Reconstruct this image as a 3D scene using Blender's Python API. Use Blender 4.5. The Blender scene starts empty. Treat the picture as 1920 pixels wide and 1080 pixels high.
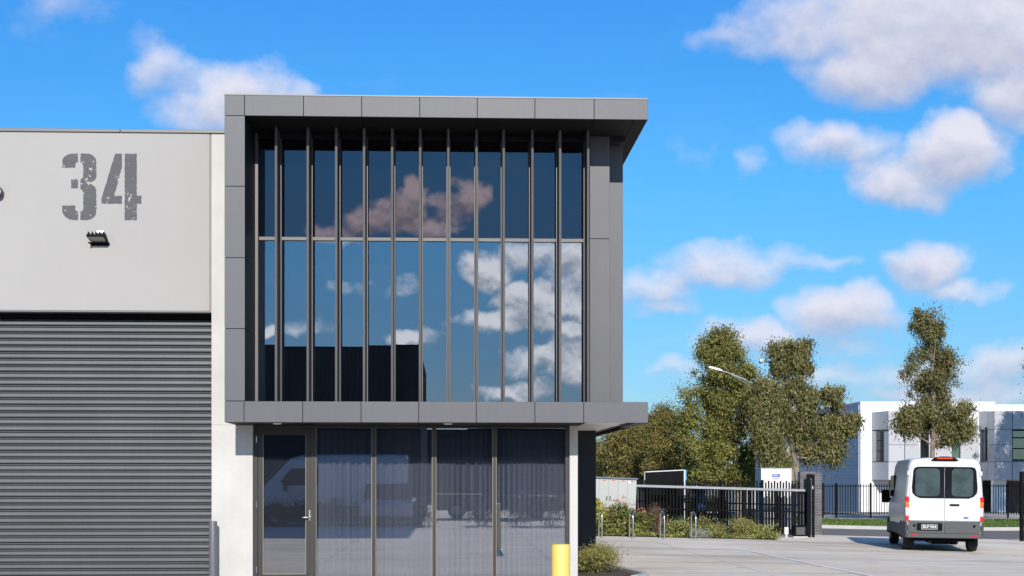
import bpy, bmesh, math, random
import numpy as np
from mathutils import Vector, Matrix

random.seed(7)
R = math.radians
S = bpy.context.scene
COL = S.collection

# ------------------------------------------------------------------ camera
CAM_H, CAM_D, FPX, HOR = 1.75, 22.2, 2667.0, 892.0
YAW = math.atan(110 / FPX)
cam_data = bpy.data.cameras.new('camera')
cam = bpy.data.objects.new('camera', cam_data)
COL.objects.link(cam)
cam.location = (0, -CAM_D, CAM_H)
cam.rotation_euler = (R(90), 0, -YAW)
cam_data.sensor_width = 36
cam_data.lens = FPX * 36 / 1920
cam_data.shift_y = (HOR - 540) / 1920
cam_data.clip_start = 0.1
cam_data.clip_end = 3000
S.camera = cam
SN, CS = math.sin(YAW), math.cos(YAW)


def ux(u, Y):
    """world X of photo column u on the plane at depth Y"""
    t = (u - 960) / FPX
    return (Y + CAM_D) * (SN + t * CS) / (CS - t * SN)


def vz(v, X, Y):
    """world Z of photo row v at X, Y"""
    d = X * SN + (Y + CAM_D) * CS
    return CAM_H + (HOR - v) * d / FPX


def pz(u, v, Y):
    X = ux(u, Y)
    return X, vz(v, X, Y)


# ------------------------------------------------------------------ world
SUN_EL = 24.5
W = bpy.data.worlds.new('World')
S.world = W
W.use_nodes = True
nt = W.node_tree
nt.nodes.clear()


class NB:
    """small node builder"""
    def __init__(self, tree):
        self.t = tree

    def node(self, typ, **kw):
        n = self.t.nodes.new(typ)
        for k, v in kw.items():
            setattr(n, k, v)
        return n

    def put(self, sock, v):
        if isinstance(v, bpy.types.NodeSocket):
            self.t.links.new(v, sock)
        elif v is not None:
            sock.default_value = v

    def m(self, op, a, b=None, c=None, clamp=False):
        n = self.node('ShaderNodeMath', operation=op, use_clamp=clamp)
        for i, x in enumerate((a, b, c)):
            if x is not None:
                self.put(n.inputs[i], x)
        return n.outputs[0]

    def v(self, op, a, b=None, c=None, out=0, scale=None):
        n = self.node('ShaderNodeVectorMath', operation=op)
        for i, x in enumerate((a, b, c)):
            if x is not None:
                self.put(n.inputs[i], x)
        if scale is not None:
            self.put(n.inputs['Scale'], scale)
        return n.outputs[out]

    def ramp(self, fac, stops, interp='LINEAR'):
        n = self.node('ShaderNodeValToRGB')
        n.color_ramp.interpolation = interp
        e = n.color_ramp.elements
        while len(e) < len(stops):
            e.new(0.5)
        for el, (p, c) in zip(e, stops):
            el.position = p
            el.color = tuple(c) + (1,) if len(c) == 3 else c
        self.put(n.inputs[0], fac)
        return n.outputs[0]

    def mixc(self, fac, a, b, blend='MIX'):
        n = self.node('ShaderNodeMix', data_type='RGBA', blend_type=blend)
        self.put(n.inputs[0], fac)
        self.put(n.inputs[6], a if not isinstance(a, tuple) else tuple(a) + (1,) * (4 - len(a)))
        self.put(n.inputs[7], b if not isinstance(b, tuple) else tuple(b) + (1,) * (4 - len(b)))
        return n.outputs[2]

    def noise(self, vec, scale, detail=4, rough=0.5, out=0, dist=0.0):
        n = self.node('ShaderNodeTexNoise')
        self.put(n.inputs['Vector'], vec)
        n.inputs['Scale'].default_value = scale
        n.inputs['Detail'].default_value = detail
        n.inputs['Roughness'].default_value = rough
        n.inputs['Distortion'].default_value = dist
        return n.outputs[out]

    def smooth(self, x, lo, hi):
        n = self.node('ShaderNodeMapRange', interpolation_type='SMOOTHSTEP')
        self.put(n.inputs[0], x)
        n.inputs[1].default_value = lo
        n.inputs[2].default_value = hi
        return n.outputs[0]


def sky_world():
    b = NB(nt)
    sky = b.node('ShaderNodeTexSky', sky_type='NISHITA', sun_disc=False)
    sky.sun_elevation = R(SUN_EL)
    sky.sun_rotation = R(180)
    sky.altitude = 0
    sky.air_density = 1.0
    sky.dust_density = 0.25
    sky.ozone_density = 2.0
    co = b.node('ShaderNodeTexCoord').outputs['Generated']
    sep = b.node('ShaderNodeSeparateXYZ')
    b.put(sep.inputs[0], co)
    x, y, z = sep.outputs
    ay = b.m('MAXIMUM', b.m('ABSOLUTE', y), 0.05)
    p = b.m('DIVIDE', x, ay)
    q = b.m('DIVIDE', z, ay)
    pq = b.node('ShaderNodeCombineXYZ')
    b.put(pq.inputs[0], p)
    b.put(pq.inputs[1], q)
    b.put(pq.inputs[2], b.m('MULTIPLY', b.m('SIGN', y), 3.0))
    pq = pq.outputs[0]
    # fine and coarse wobble of the cloud outlines
    w1 = b.v('MULTIPLY_ADD', b.noise(pq, 18, 2, 0.5, out=1), (0.055, 0.04, 0), b.v('ADD', pq, (-0.0275, -0.02, 0)))
    w2 = b.v('MULTIPLY_ADD', b.noise(pq, 70, 3, 0.6, out=1), (0.016, 0.012, 0), b.v('ADD', w1, (-0.008, -0.006, 0)))
    w2 = b.v('MULTIPLY', w2, (1, 1, 0))

    def blobs(lst, vec):
        acc = None
        for (u, v, ru, rv, wt) in lst:
            t = (u - 960) / FPX
            pc = (SN + t * CS) / (CS - t * SN)
            d = pc * SN + CS
            qc = (HOR - v) * d / FPX
            a, c = ru * d / FPX, rv * d / FPX
            dv = b.v('MULTIPLY', b.v('SUBTRACT', vec, (pc, qc, 0)), (1 / a, 1 / c, 0))
            r2 = b.v('DOT_PRODUCT', dv, dv, out=1)
            val = b.m('MULTIPLY_ADD', r2, -wt, wt)
            acc = val if acc is None else b.m('SMOOTH_MAX', acc, val, 0.25)
        return acc

    front = [
        (110, 5, 110, 60, .45), (265, 95, 60, 40, .22), (60, 75, 60, 30, .2),
        (300, 140, 85, 55, .85), (440, 185, 150, 70, 1.15), (370, 215, 110, 50, .8), (550, 180, 70, 30, .7),
        (1780, 40, 360, 150, 1.7), (1490, 45, 150, 85, 1.0), (1390, 85, 95, 42, .6), (1890, 175, 120, 90, 1.2), (1640, 120, 180, 90, 1.3),
        (1575, 270, 120, 55, 1.0), (1790, 285, 125, 78, 1.5), (1710, 330, 140, 62, 1.2),
        (1400, 297, 50, 38, .5), (1295, 275, 45, 35, .28),
        (1385, 490, 170, 52, .95), (1235, 535, 110, 48, .9), (1250, 575, 90, 32, .8), (1525, 492, 80, 24, .6),
        (1735, 505, 95, 60, 1.2), (1800, 545, 85, 28, .9),
        (1580, 590, 130, 62, 1.25), (1420, 625, 130, 45, 1.0), (1600, 650, 80, 25, .6), (1340, 655, 90, 28, .5),
        (1265, 697, 60, 26, .7), (1690, 690, 85, 35, .8), (1870, 690, 120, 58, .95), (1740, 728, 160, 32, .85), (1850, 742, 150, 30, .85), (1540, 700, 180, 30, .55), (1460, 740, 200, 26, .5),
        (2150, 300, 180, 120, 1), (2300, 620, 200, 70, 1), (-150, 420, 160, 70, 1), (-400, 620, 200, 60, 1), (-300, 120, 160, 70, .9),
    ]
    back = [
        (640, 436, 66, 24, .9), (705, 412, 66, 46, 1.2), (762, 388, 50, 56, 1.4), (780, 434, 90, 28, 1.1), (872, 364, 40, 50, 1.2), (828, 380, 36, 28, .7), (850, 405, 50, 22, .6),
        (925, 512, 70, 38, 1.1), (1010, 488, 80, 38, .8), (1085, 500, 60, 52, 1.1), (1000, 568, 95, 42, 1.35), (1080, 560, 60, 50, 1.1), (930, 608, 95, 26, 1.1), (1050, 620, 100, 26, .95),
        (1000, 690, 95, 34, 1.1), (1080, 695, 66, 46, 1.2), (955, 737, 90, 20, 1.0), (1055, 655, 60, 26, .7),
        (505, 625, 30, 16, .9), (765, 643, 56, 22, 1.2), (770, 545, 50, 20, .5), (815, 635, 24, 24, .5), (575, 612, 55, 16, .4), (660, 540, 60, 14, .3),
        (1300, 560, 160, 100, 1.4), (1500, 400, 160, 80, 1), (1700, 640, 200, 70, 1), (200, 300, 170, 80, 1), (-100, 560, 220, 80, 1),
    ]
    isfront = b.m('GREATER_THAN', y, 0)
    def field(vec):
        df = b.m('MAXIMUM', blobs(front, vec), -1.0)
        db = b.m('MAXIMUM', blobs(back, vec), -1.0)
        mixn = b.node('ShaderNodeMix', data_type='FLOAT')
        b.put(mixn.inputs[0], isfront)
        b.put(mixn.inputs[2], db)
        b.put(mixn.inputs[3], df)
        return mixn.outputs[0]
    dens = field(w2)
    grad = b.m('SUBTRACT', dens, field(b.v('ADD', w2, (0.0, 0.011, 0))))
    n1 = b.noise(b.v('MULTIPLY', pq, (1, 1.25, 1)), 26, 8, 0.58)
    n2 = b.noise(b.v('MULTIPLY', b.v('ADD', pq, (0.0, 0.010, 0)), (1, 1.25, 1)), 26, 8, 0.58)
    n3 = b.noise(pq, 75, 6, 0.6)
    n4 = b.noise(b.v('ADD', pq, (0.0, 0.004, 0)), 75, 6, 0.6)
    dens = b.m('MULTIPLY_ADD', b.m('SUBTRACT', n1, 0.5), b.m('MULTIPLY_ADD', isfront, -.75, 1.75), dens)
    dens = b.m('MULTIPLY_ADD', b.m('SUBTRACT', n3, 0.5), b.m('MULTIPLY_ADD', isfront, -.25, .55), dens)
    # the rest of the sky: scattered cloud of the same kind higher up
    gen = b.m('SUBTRACT', b.noise(b.v('MULTIPLY', co, (1, 1, 2.2)), 3.2, 6, 0.55), 0.56)
    high = b.smooth(z, 0.36, 0.55)
    dens = b.m('MAXIMUM', dens, b.m('MULTIPLY', b.m('MULTIPLY', gen, 5.0), high))
    af = b.smooth(dens, -0.15, 1.3)
    ab = b.smooth(dens, 0.0, 0.95)
    mixa = b.node('ShaderNodeMix', data_type='FLOAT')
    b.put(mixa.inputs[0], isfront)
    b.put(mixa.inputs[2], ab)
    b.put(mixa.inputs[3], af)
    alpha = mixa.outputs[0]
    alpha = b.m('MULTIPLY', alpha, b.smooth(z, -0.01, 0.03))
    k_ = b.m('MULTIPLY_ADD', isfront, -1.6, 2.6)          # crisper relief on the sunward clouds
    lit = b.m('MULTIPLY_ADD', b.m('SUBTRACT', n1, n2), b.m('MULTIPLY', k_, 1.1), 0.50)
    lit = b.m('MULTIPLY_ADD', b.m('SUBTRACT', n3, n4), b.m('MULTIPLY_ADD', isfront, -1.85, 2.1), lit)
    lit = b.m('MULTIPLY_ADD', grad, b.m('MULTIPLY_ADD', isfront, .35, .62), lit, clamp=True)
    cf = b.mixc(lit, (5.4, 6.0, 8.1), (9.3, 9.35, 10.7))
    cb = b.mixc(lit, (18, 18.5, 18.5), (38, 37, 33.5))
    cloud = b.mixc(isfront, cb, cf)
    # clear air: Nishita with the photograph's colour grade
    graded = b.mixc(1.0, sky.outputs[0], b.ramp(z, [(0.0, (.56, .80, 1.16)), (0.05, (.52, .86, 1.30)), (0.12, (.46, 1.0, 1.47)), (0.2, (.38, 1.16, 1.66)), (0.36, (.20, 1.10, 2.0)), (0.6, (.30, .95, 1.7))]), 'MULTIPLY')
    thin = b.smooth(b.noise(b.v('MULTIPLY', pq, (1, 3.5, 1)), 7, 5, 0.6), 0.5, 0.85)
    alpha = b.m('MAXIMUM', alpha, b.m('MULTIPLY', thin, b.m('MULTIPLY', b.smooth(z, 0.0, 0.05), 0.13)))
    colr = b.mixc(alpha, graded, cloud)
    bg = b.node('ShaderNodeBackground')
    b.put(bg.inputs[0], colr)
    bg.inputs[1].default_value = 0.085
    out = b.node('ShaderNodeOutputWorld')
    b.put(out.inputs[0], bg.outputs[0])


sky_world()
sun_data = bpy.data.lights.new('sun', 'SUN')
sun_data.energy = 5.0
sun_data.angle = R(0.5)
sun_data.color = (1.0, 0.94, 0.86)
sun = bpy.data.objects.new('sun', sun_data)
sun.rotation_euler = (R(90 - SUN_EL), 0, 0)
sun.location = (0, -30, 30)
COL.objects.link(sun)
S.view_settings.view_transform = 'Standard'
S.view_settings.look = 'None'
S.view_settings.gamma = 1
S.view_settings.exposure = 0.0
S.view_settings.use_curve_mapping = False
S.render.engine = 'CYCLES'
S.cycles.max_bounces = 8
S.cycles.transparent_max_bounces = 12
S.cycles.caustics_reflective = False
S.cycles.caustics_refractive = False


# ------------------------------------------------------------------ materials
def mat(name, col, rough=0.6, metal=0.0, var=0.12, scale=3.0, bump=0.0, bscale=60.0, spec=0.5, streak=0.0, col2=None, fine=0.0, band=0.0, ov=0.0, scuff=None, sscale=7.0):
    m = bpy.data.materials.new(name)
    m.use_nodes = True
    t = m.node_tree
    b = NB(t)
    bs = t.nodes['Principled BSDF']
    pos = b.node('ShaderNodeNewGeometry').outputs['Position']
    n = b.noise(pos, scale, 6, 0.6)
    f = b.m('MULTIPLY_ADD', b.m('SUBTRACT', n, 0.5), 2 * var * 1.6, 1.0)
    if streak:
        st = b.noise(b.v('MULTIPLY', pos, (14, 14, 0.5)), 1.0, 4, 0.6)
        f = b.m('MULTIPLY', f, b.m('MULTIPLY_ADD', b.m('SUBTRACT', st, 0.5), 2 * streak, 1.0))
    if ov:
        rnd = b.node('ShaderNodeObjectInfo').outputs['Random']
        f = b.m('MULTIPLY', f, b.m('MULTIPLY_ADD', b.m('SUBTRACT', rnd, 0.5), 2 * ov, 1.0))
    if band:
        bn_ = b.smooth(b.noise(b.v('MULTIPLY', pos, (.10, .6, 1)), 1.0, 6, 0.7), .46, .72)
        f = b.m('MULTIPLY', f, b.m('MULTIPLY_ADD', bn_, -band, 1.0))
    if fine:
        fn = b.noise(pos, 90, 3, 0.7)
        f = b.m('MULTIPLY', f, b.m('MULTIPLY_ADD', b.m('SUBTRACT', fn, 0.5), 2 * fine, 1.0))
    base = tuple(col) + (1,)
    if scuff:
        sc_ = b.smooth(b.noise(b.v('MULTIPLY', pos, (1, 1, .55)), sscale, 8, 0.72), .60, .68)
        base = b.mixc(sc_, tuple(col), tuple(scuff))
    if col2:
        c0 = b.mixc(b.smooth(b.noise(pos, scale * 0.6, 5, 0.6), 0.4, 0.65), tuple(col), tuple(col2))
        base = b.mixc(sc_, c0, tuple(scuff)) if scuff else c0
    c = b.v('SCALE', base if not isinstance(base, tuple) else tuple(col), scale=f)
    b.put(bs.inputs['Base Color'], c)
    bs.inputs['Roughness'].default_value = rough
    bs.inputs['Metallic'].default_value = metal
    bs.inputs['Specular IOR Level'].default_value = spec
    if bump:
        bn = b.node('ShaderNodeBump')
        bn.inputs['Strength'].default_value = bump
        bn.inputs['Distance'].default_value = 0.01
        b.put(bn.inputs['Height'], b.noise(pos, bscale, 5, 0.65))
        b.put(bs.inputs['Normal'], bn.outputs[0])
    return m


def glass_mat(name, refl, tint, rtint, see=(0.3, 0.33, 0.4)):
    """tinted reflective glazing: a mirror coat over a tinted clear sheet"""
    m = bpy.data.materials.new(name)
    m.use_nodes = True
    t = m.node_tree
    t.nodes.clear()
    b = NB(t)
    tr = b.node('ShaderNodeBsdfTransparent')
    tr.inputs[0].default_value = tuple(see) + (1,)
    gl = b.node('ShaderNodeBsdfGlossy')
    gl.inputs[0].default_value = tuple(rtint) + (1,)
    gl.inputs['Roughness'].default_value = 0.0
    pos = b.node('ShaderNodeNewGeometry').outputs['Position']
    bn = b.node('ShaderNodeBump')
    bn.inputs['Strength'].default_value = 0.02
    bn.inputs['Distance'].default_value = 0.01
    b.put(bn.inputs['Height'], b.noise(pos, 0.9, 1, 0.5))
    b.put(gl.inputs['Normal'], bn.outputs[0])
    df = b.node('ShaderNodeBsdfDiffuse')
    df.inputs[0].default_value = tuple(tint) + (1,)
    lw = b.node('ShaderNodeFresnel')
    lw.inputs[0].default_value = 1.5
    fac = b.m('ADD', b.m('MULTIPLY', lw.outputs[0], 0.8), refl - 0.032, clamp=True)
    dirt = b.m('MULTIPLY', b.smooth(b.noise(b.v('MULTIPLY', pos, (1, 1, 0.4)), 2.5, 6, 0.7), 0.35, 0.8), 0.035)
    m1 = b.node('ShaderNodeMixShader')
    b.put(m1.inputs[0], b.m('ADD', dirt, 0.02))
    b.put(m1.inputs[1], tr.outputs[0])
    b.put(m1.inputs[2], df.outputs[0])
    m2 = b.node('ShaderNodeMixShader')
    b.put(m2.inputs[0], fac)
    b.put(m2.inputs[1], m1.outputs[0])
    b.put(m2.inputs[2], gl.outputs[0])
    o = b.node('ShaderNodeOutputMaterial')
    b.put(o.inputs[0], m2.outputs[0])
    return m


def leaf_mat(name, stops, trans=0.14, rough=0.55):
    m = bpy.data.materials.new(name)
    m.use_nodes = True
    t = m.node_tree
    t.nodes.clear()
    b = NB(t)
    geo = b.node('ShaderNodeNewGeometry')
    r = geo.outputs['Random Per Island']
    c = b.ramp(r, stops)
    n = b.noise(geo.outputs['Position'], 1.3, 3, 0.5)
    c = b.v('SCALE', c, scale=b.m('MULTIPLY_ADD', n, 1.3, 0.5))
    pr = b.node('ShaderNodeBsdfPrincipled')
    b.put(pr.inputs['Base Color'], c)
    pr.inputs['Roughness'].default_value = rough
    pr.inputs['Specular IOR Level'].default_value = 0.35
    tl = b.node('ShaderNodeBsdfTranslucent')
    b.put(tl.inputs[0], b.v('MULTIPLY', c, (1.2, 1.25, 0.6)))
    mx = b.node('ShaderNodeMixShader')
    mx.inputs[0].default_value = trans
    b.put(mx.inputs[1], pr.outputs[0])
    b.put(mx.inputs[2], tl.outputs[0])
    o = b.node('ShaderNodeOutputMaterial')
    b.put(o.inputs[0], mx.outputs[0])
    return m


def worn_paint(name, col, under):
    """stencil paint flaked away in small chips"""
    m = bpy.data.materials.new(name)
    m.use_nodes = True
    b = NB(m.node_tree)
    bs = m.node_tree.nodes['Principled BSDF']
    pos = b.node('ShaderNodeNewGeometry').outputs['Position']
    big = b.smooth(b.noise(pos, 2.6, 3, 0.5), 0.42, 0.68)
    chips = b.noise(pos, 17, 3, 0.55)
    th = b.m('MULTIPLY_ADD', big, -0.11, 0.705)
    chip = b.m('GREATER_THAN', chips, th)
    hair = b.noise(b.v('MULTIPLY', pos, (3, 1, 60)), 1.0, 4, 0.7)
    c = b.mixc(b.smooth(hair, 0.3, 0.7), tuple(x * 0.9 for x in col), tuple(x * 1.15 for x in col))
    b.put(bs.inputs['Base Color'], b.mixc(chip, c, under))
    bs.inputs['Roughness'].default_value = 0.75
    return m


M = {}
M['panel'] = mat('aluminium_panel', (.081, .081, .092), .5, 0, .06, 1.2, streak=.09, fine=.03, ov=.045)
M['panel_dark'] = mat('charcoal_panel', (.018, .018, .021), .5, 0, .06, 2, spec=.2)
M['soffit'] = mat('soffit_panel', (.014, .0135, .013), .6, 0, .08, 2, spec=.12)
M['cream'] = mat('precast_wall_paint', (.36, .345, .33), .8, 0, .035, .5, streak=.02, fine=.02)
M['concrete'] = mat('bare_concrete', (.50, .485, .46), .85, 0, .13, 1.6, bump=.25, bscale=35, streak=.04, fine=.06)
M['coping'] = mat('coping_metal', (.15, .145, .145), .4, 0, .08, 2)
M['joint'] = mat('joint_sealant', (.26, .235, .20), .8, 0, .1, 4)
M['fin'] = mat('fin_aluminium', (.104, .100, .101), .65, .0, .10, 6, streak=.10, ov=.08, spec=.12)
M['frame'] = mat('window_frame', (.115, .104, .097), .45, .0, .06, 4)
M['frame_dark'] = mat('shopfront_frame', (.034, .031, .030), .35, .1, .08, 6)
M['black'] = mat('black_metal', (.007, .007, .008), .5, 0, .1, 6, spec=.05)
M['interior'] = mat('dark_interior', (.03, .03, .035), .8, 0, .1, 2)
M['carpet'] = mat('interior_floor', (.10, .10, .10), .9, 0, .1, 2)
M['slat'] = mat('roller_slat', (.106, .112, .121), .42, .1, .12, 1.1, streak=.07, ov=.06)
M['glass_up'] = glass_mat('spandrel_glass', .15, (.03, .035, .05), (.46, .385, .48), (.30, .32, .40))
M['glass_mid'] = glass_mat('reflective_glass', .25, (.05, .07, .11), (.58, .62, .74), (.5, .54, .6))
M['glass_shop'] = glass_mat('shopfront_glass', .22, (.14, .14, .16), (.94, .96, 1.0), (.70, .72, .76))
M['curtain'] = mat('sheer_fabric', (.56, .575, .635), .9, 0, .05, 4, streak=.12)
M['steel'] = mat('stainless_steel', (.62, .61, .60), .25, 1, .05, 6)
M['rail'] = mat('weathered_rail', (.27, .285, .31), .5, .2, .12, 4)
M['galv'] = mat('galvanised_steel', (.48, .50, .52), .45, .6, .12, 5)
M['white'] = mat('white_paint', (.80, .80, .80), .5, 0, .04, 2)
M['dirtywhite'] = mat('dusty_white_paint', (.66, .65, .62), .6, 0, .06, 2, streak=.05)
M['yellow'] = mat('yellow_paint', (.74, .555, .125), .5, 0, .09, 4, fine=.05, streak=.05, scuff=(.60, .47, .17))
M['grey_paint'] = mat('grey_bollard_paint', (.12, .12, .13), .4, 0, .06, 4)
M['digit'] = worn_paint('stencil_paint', (.085, .082, .09), (.36, .345, .33))
M['slab'] = mat('driveway_concrete', (.76, .66, .53), .9, 0, .17, .35, bump=.2, bscale=80, spec=.12, fine=.10, col2=(.80, .72, .60), band=.34, scuff=(.44, .40, .33), sscale=1.3)
M['asphalt'] = mat('asphalt', (.17, .155, .145), .95, 0, .12, .4, bump=.3, bscale=90, fine=.12)
M['kerbc'] = mat('kerb_concrete', (.46, .445, .42), .85, 0, .12, 2, fine=.08)
M['soil'] = mat('soil_mulch', (.085, .06, .042), .95, 0, .35, 6, bump=.8, bscale=30)
M['line'] = mat('line_paint', (.92, .89, .83), .7, 0, .14, 5, fine=.12)
M['ground'] = mat('bare_ground', (.27, .255, .22), .95, 0, .2, .6, fine=.1)
M['turf'] = mat('turf', (.085, .125, .028), .95, 0, .35, 1.5, fine=.2)
M['grass'] = leaf_mat('grass_blade', [(0, (.06, .11, .02)), (.5, (.10, .16, .03)), (1, (.17, .21, .05))], .3)
M['corr'] = mat('sheet_reflection_white', (.86, .85, .80), .3, .0, .05, 4)  # white base colour stands in for the ground mirrored in the sheet
M['cabinet'] = mat('cabinet_paint', (.40, .415, .40), .5, 0, .03, 2)
M['cabtop'] = mat('cabinet_roof', (.10, .14, .19), .4, 0, .05, 2)
M['red'] = mat('red_label', (.55, .03, .03), .5, 0, .03, 4)
M['label'] = mat('white_label', (.82, .82, .80), .5, 0, .03, 4)
M['blue'] = mat('blue_paint', (.02, .10, .40), .45, 0, .05, 3)
M['skyblue'] = mat('light_blue_paint', (.12, .38, .62), .45, 0, .1, 3)
M['orange'] = mat('orange_paint', (.60, .33, .07), .5, 0, .1, 3)
M['brick'] = mat('grey_brick', (.115, .11, .115), .85, 0, .22, 5, ov=.2, bump=.4, bscale=50)
M['mortar'] = mat('mortar', (.27, .265, .26), .9, 0, .1, 8)
M['bark'] = mat('pale_bark', (.27, .22, .18), .9, 0, .35, 5, bump=.6, bscale=18, col2=(.14, .105, .08))
M['clad'] = mat('grey_cladding', (.42, .425, .445), .5, 0, .05, 1.5, ov=.05)
M['clad_dark'] = mat('dark_cladding', (.17, .175, .19), .45, 0, .06, 1.5)
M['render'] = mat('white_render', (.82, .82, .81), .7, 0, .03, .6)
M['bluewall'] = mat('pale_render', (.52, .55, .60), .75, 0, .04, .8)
M['maroon'] = mat('maroon_cladding', (.055, .018, .02), .5, 0, .1, 3)
M['vanwhite'] = mat('van_paint', (.63, .63, .625), .22, 0, .015, 2)
M['vanplastic'] = mat('grey_plastic', (.060, .064, .068), .6, 0, .06, 6)
M['rubber'] = mat('tyre_rubber', (.016, .016, .017), .85, 0, .15, 10)
M['vanglass_rim'] = mat('black_glass_border', (.008, .009, .012), .1, 0, .02, 4)
M['tail_red'] = mat('red_lens', (.58, .015, .015), .15, 0, .05, 20)
M['tail_amber'] = mat('amber_lens', (.75, .16, .02), .15, 0, .05, 20)
M['tail_clear'] = mat('clear_lens', (.58, .52, .52), .12, 0, .05, 20)
M['van_glass'] = glass_mat('van_glass', .16, (.10, .16, .16), (.85, .95, .97), (.50, .60, .58))
M['lensled'] = mat('led_lens', (.42, .39, .33), .35, 0, .15, 40)
M['darkblue'] = mat('dark_car_paint', (.03, .035, .045), .2, .2, .05, 2)
M['silver'] = mat('silver_car_paint', (.40, .41, .43), .25, .5, .05, 2)
M['shed'] = mat('brown_cladding', (.028, .024, .024), .8, 0, .12, 2, streak=.12)
M['gravel'] = mat('pale_gravel', (.42, .39, .35), .95, 0, .3, 9, bump=.6, bscale=25)

EUC = [(0, (.085, .088, .030)), (.35, (.125, .122, .040)), (.7, (.160, .148, .052)), (.92, (.20, .170, .070)), (1, (.20, .12, .06))]
GREEN = [(0, (.10, .105, .024)), (.4, (.150, .150, .034)), (.8, (.20, .185, .05)), (1, (.24, .21, .07))]
BROWN = [(0, (.10, .10, .026)), (.45, (.150, .138, .036)), (.85, (.20, .160, .050)), (1, (.24, .12, .06))]
M['leaf_euc'] = leaf_mat('eucalypt_leaf', EUC)
M['leaf_green'] = leaf_mat('olive_leaf', GREEN)
M['leaf_brown'] = leaf_mat('russet_leaf', BROWN)
M['leaf_shrub'] = leaf_mat('shrub_leaf', [(0, (.05, .08, .02)), (.5, (.10, .135, .032)), (.84, (.17, .19, .05)), (.9, (.34, .14, .07)), (1, (.46, .24, .13))])
M['leaf_yellow'] = leaf_mat('lime_leaf', [(0, (.16, .17, .015)), (.6, (.30, .29, .03)), (1, (.42, .38, .06))])
M['leaf_low'] = leaf_mat('groundcover_leaf', [(0, (.10, .13, .03)), (.5, (.20, .22, .05)), (1, (.34, .31, .11))])
M['leaf_fine'] = leaf_mat('needle_leaf', [(0, (.11, .11, .03)), (.5, (.22, .205, .062)), (1, (.36, .32, .115))])
M['leaf_dry'] = leaf_mat('dry_twig', [(0, (.06, .035, .02)), (.6, (.13, .075, .045)), (1, (.19, .12, .075))], .1)
M['leaf_silver'] = leaf_mat('silver_leaf', [(0, (.20, .22, .19)), (1, (.42, .44, .38))])
M['leaf_dark'] = leaf_mat('hedge_leaf', [(0, (.02, .035, .010)), (.6, (.04, .06, .015)), (1, (.08, .10, .03))])
M['flower'] = leaf_mat('pink_flower', [(0, (.42, .10, .09)), (.6, (.52, .20, .13)), (1, (.62, .42, .30))])


# ------------------------------------------------------------------ mesh helpers
class MB:
    def __init__(self):
        self.v, self.f = [], []

    def add(self, vs, fs):
        o = len(self.v)
        self.v += [tuple(p) for p in vs]
        self.f += [tuple(i + o for i in f) for f in fs]
        return self

    def box(self, x0, x1, y0, y1, z0, z1):
        if x0 > x1: x0, x1 = x1, x0
        if y0 > y1: y0, y1 = y1, y0
        if z0 > z1: z0, z1 = z1, z0
        return self.add([(x0, y0, z0), (x1, y0, z0), (x1, y1, z0), (x0, y1, z0), (x0, y0, z1), (x1, y0, z1), (x1, y1, z1), (x0, y1, z1)],
                        [(0, 3, 2, 1), (4, 5, 6, 7), (0, 1, 5, 4), (1, 2, 6, 5), (2, 3, 7, 6), (3, 0, 4, 7)])

    def prism(self, pts, axis, a, b):
        """closed 2-D outline extruded along axis (0 x, 1 y, 2 z) from a to b"""
        n = len(pts)
        def P(p, t):
            return {0: (t, p[0], p[1]), 1: (p[0], t, p[1]), 2: (p[0], p[1], t)}[axis]
        vs = [P(p, a) for p in pts] + [P(p, b) for p in pts]
        fs = [tuple(range(n)), tuple(range(2 * n - 1, n - 1, -1))]
        fs += [(i, i + n, (i + 1) % n + n, (i + 1) % n) for i in range(n)]
        return self.add(vs, fs)

    def tube(self, pts, r, n=8, cap=True):
        pts = [Vector(p) for p in pts]
        rs = r if isinstance(r, (list, tuple)) else [r] * len(pts)
        vs, fs = [], []
        for i, p in enumerate(pts):
            d = (pts[min(i + 1, len(pts) - 1)] - pts[max(i - 1, 0)]).normalized()
            a = d.orthogonal().normalized() if i == 0 else (a - d * a.dot(d)).normalized()
            c = d.cross(a)
            for k in range(n):
                t = 2 * math.pi * k / n
                vs.append(p + (a * math.cos(t) + c * math.sin(t)) * rs[i])
        for i in range(len(pts) - 1):
            for k in range(n):
                fs.append((i * n + k, i * n + (k + 1) % n, (i + 1) * n + (k + 1) % n, (i + 1) * n + k))
        if cap:
            fs.append(tuple(range(n - 1, -1, -1)))
            fs.append(tuple((len(pts) - 1) * n + k for k in range(n)))
        return self.add(vs, fs)

    def mesh(self, name, bevel=0.0, smooth=False):
        me = bpy.data.meshes.new(name)
        me.from_pydata(self.v, [], self.f)
        bm = bmesh.new()
        bm.from_mesh(me)
        bmesh.ops.recalc_face_normals(bm, faces=bm.faces)
        if bevel:
            bmesh.ops.bevel(bm, geom=list(bm.edges), offset=bevel, segments=1, affect='EDGES', clamp_overlap=True)
        bm.to_mesh(me)
        bm.free()
        if smooth:
            me.polygons.foreach_set('use_smooth', [True] * len(me.polygons))
            try:
                me.set_sharp_from_angle(angle=R(40))
            except Exception:
                pass
        return me


def link(name, me, m, parent=None, loc=None, rot=None):
    o = bpy.data.objects.new(name, me)
    COL.objects.link(o)
    if m is not None and me is not None and not me.materials:
        me.materials.append(m)
    if parent:
        o.parent = parent
    if loc:
        o.location = loc
    if rot:
        o.rotation_euler = rot
    return o


def part(name, mb, m, parent=None, bevel=0.0, smooth=False, loc=None, rot=None, label=None):
    o = link(name, mb.mesh(name, bevel, smooth), m, parent, loc, rot)
    if label:
        o['label'] = label
    return o


def tag(o, label, cat, group=None):
    o['label'] = label
    o['category'] = cat
    if group:
        o['group'] = group
    return o


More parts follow.
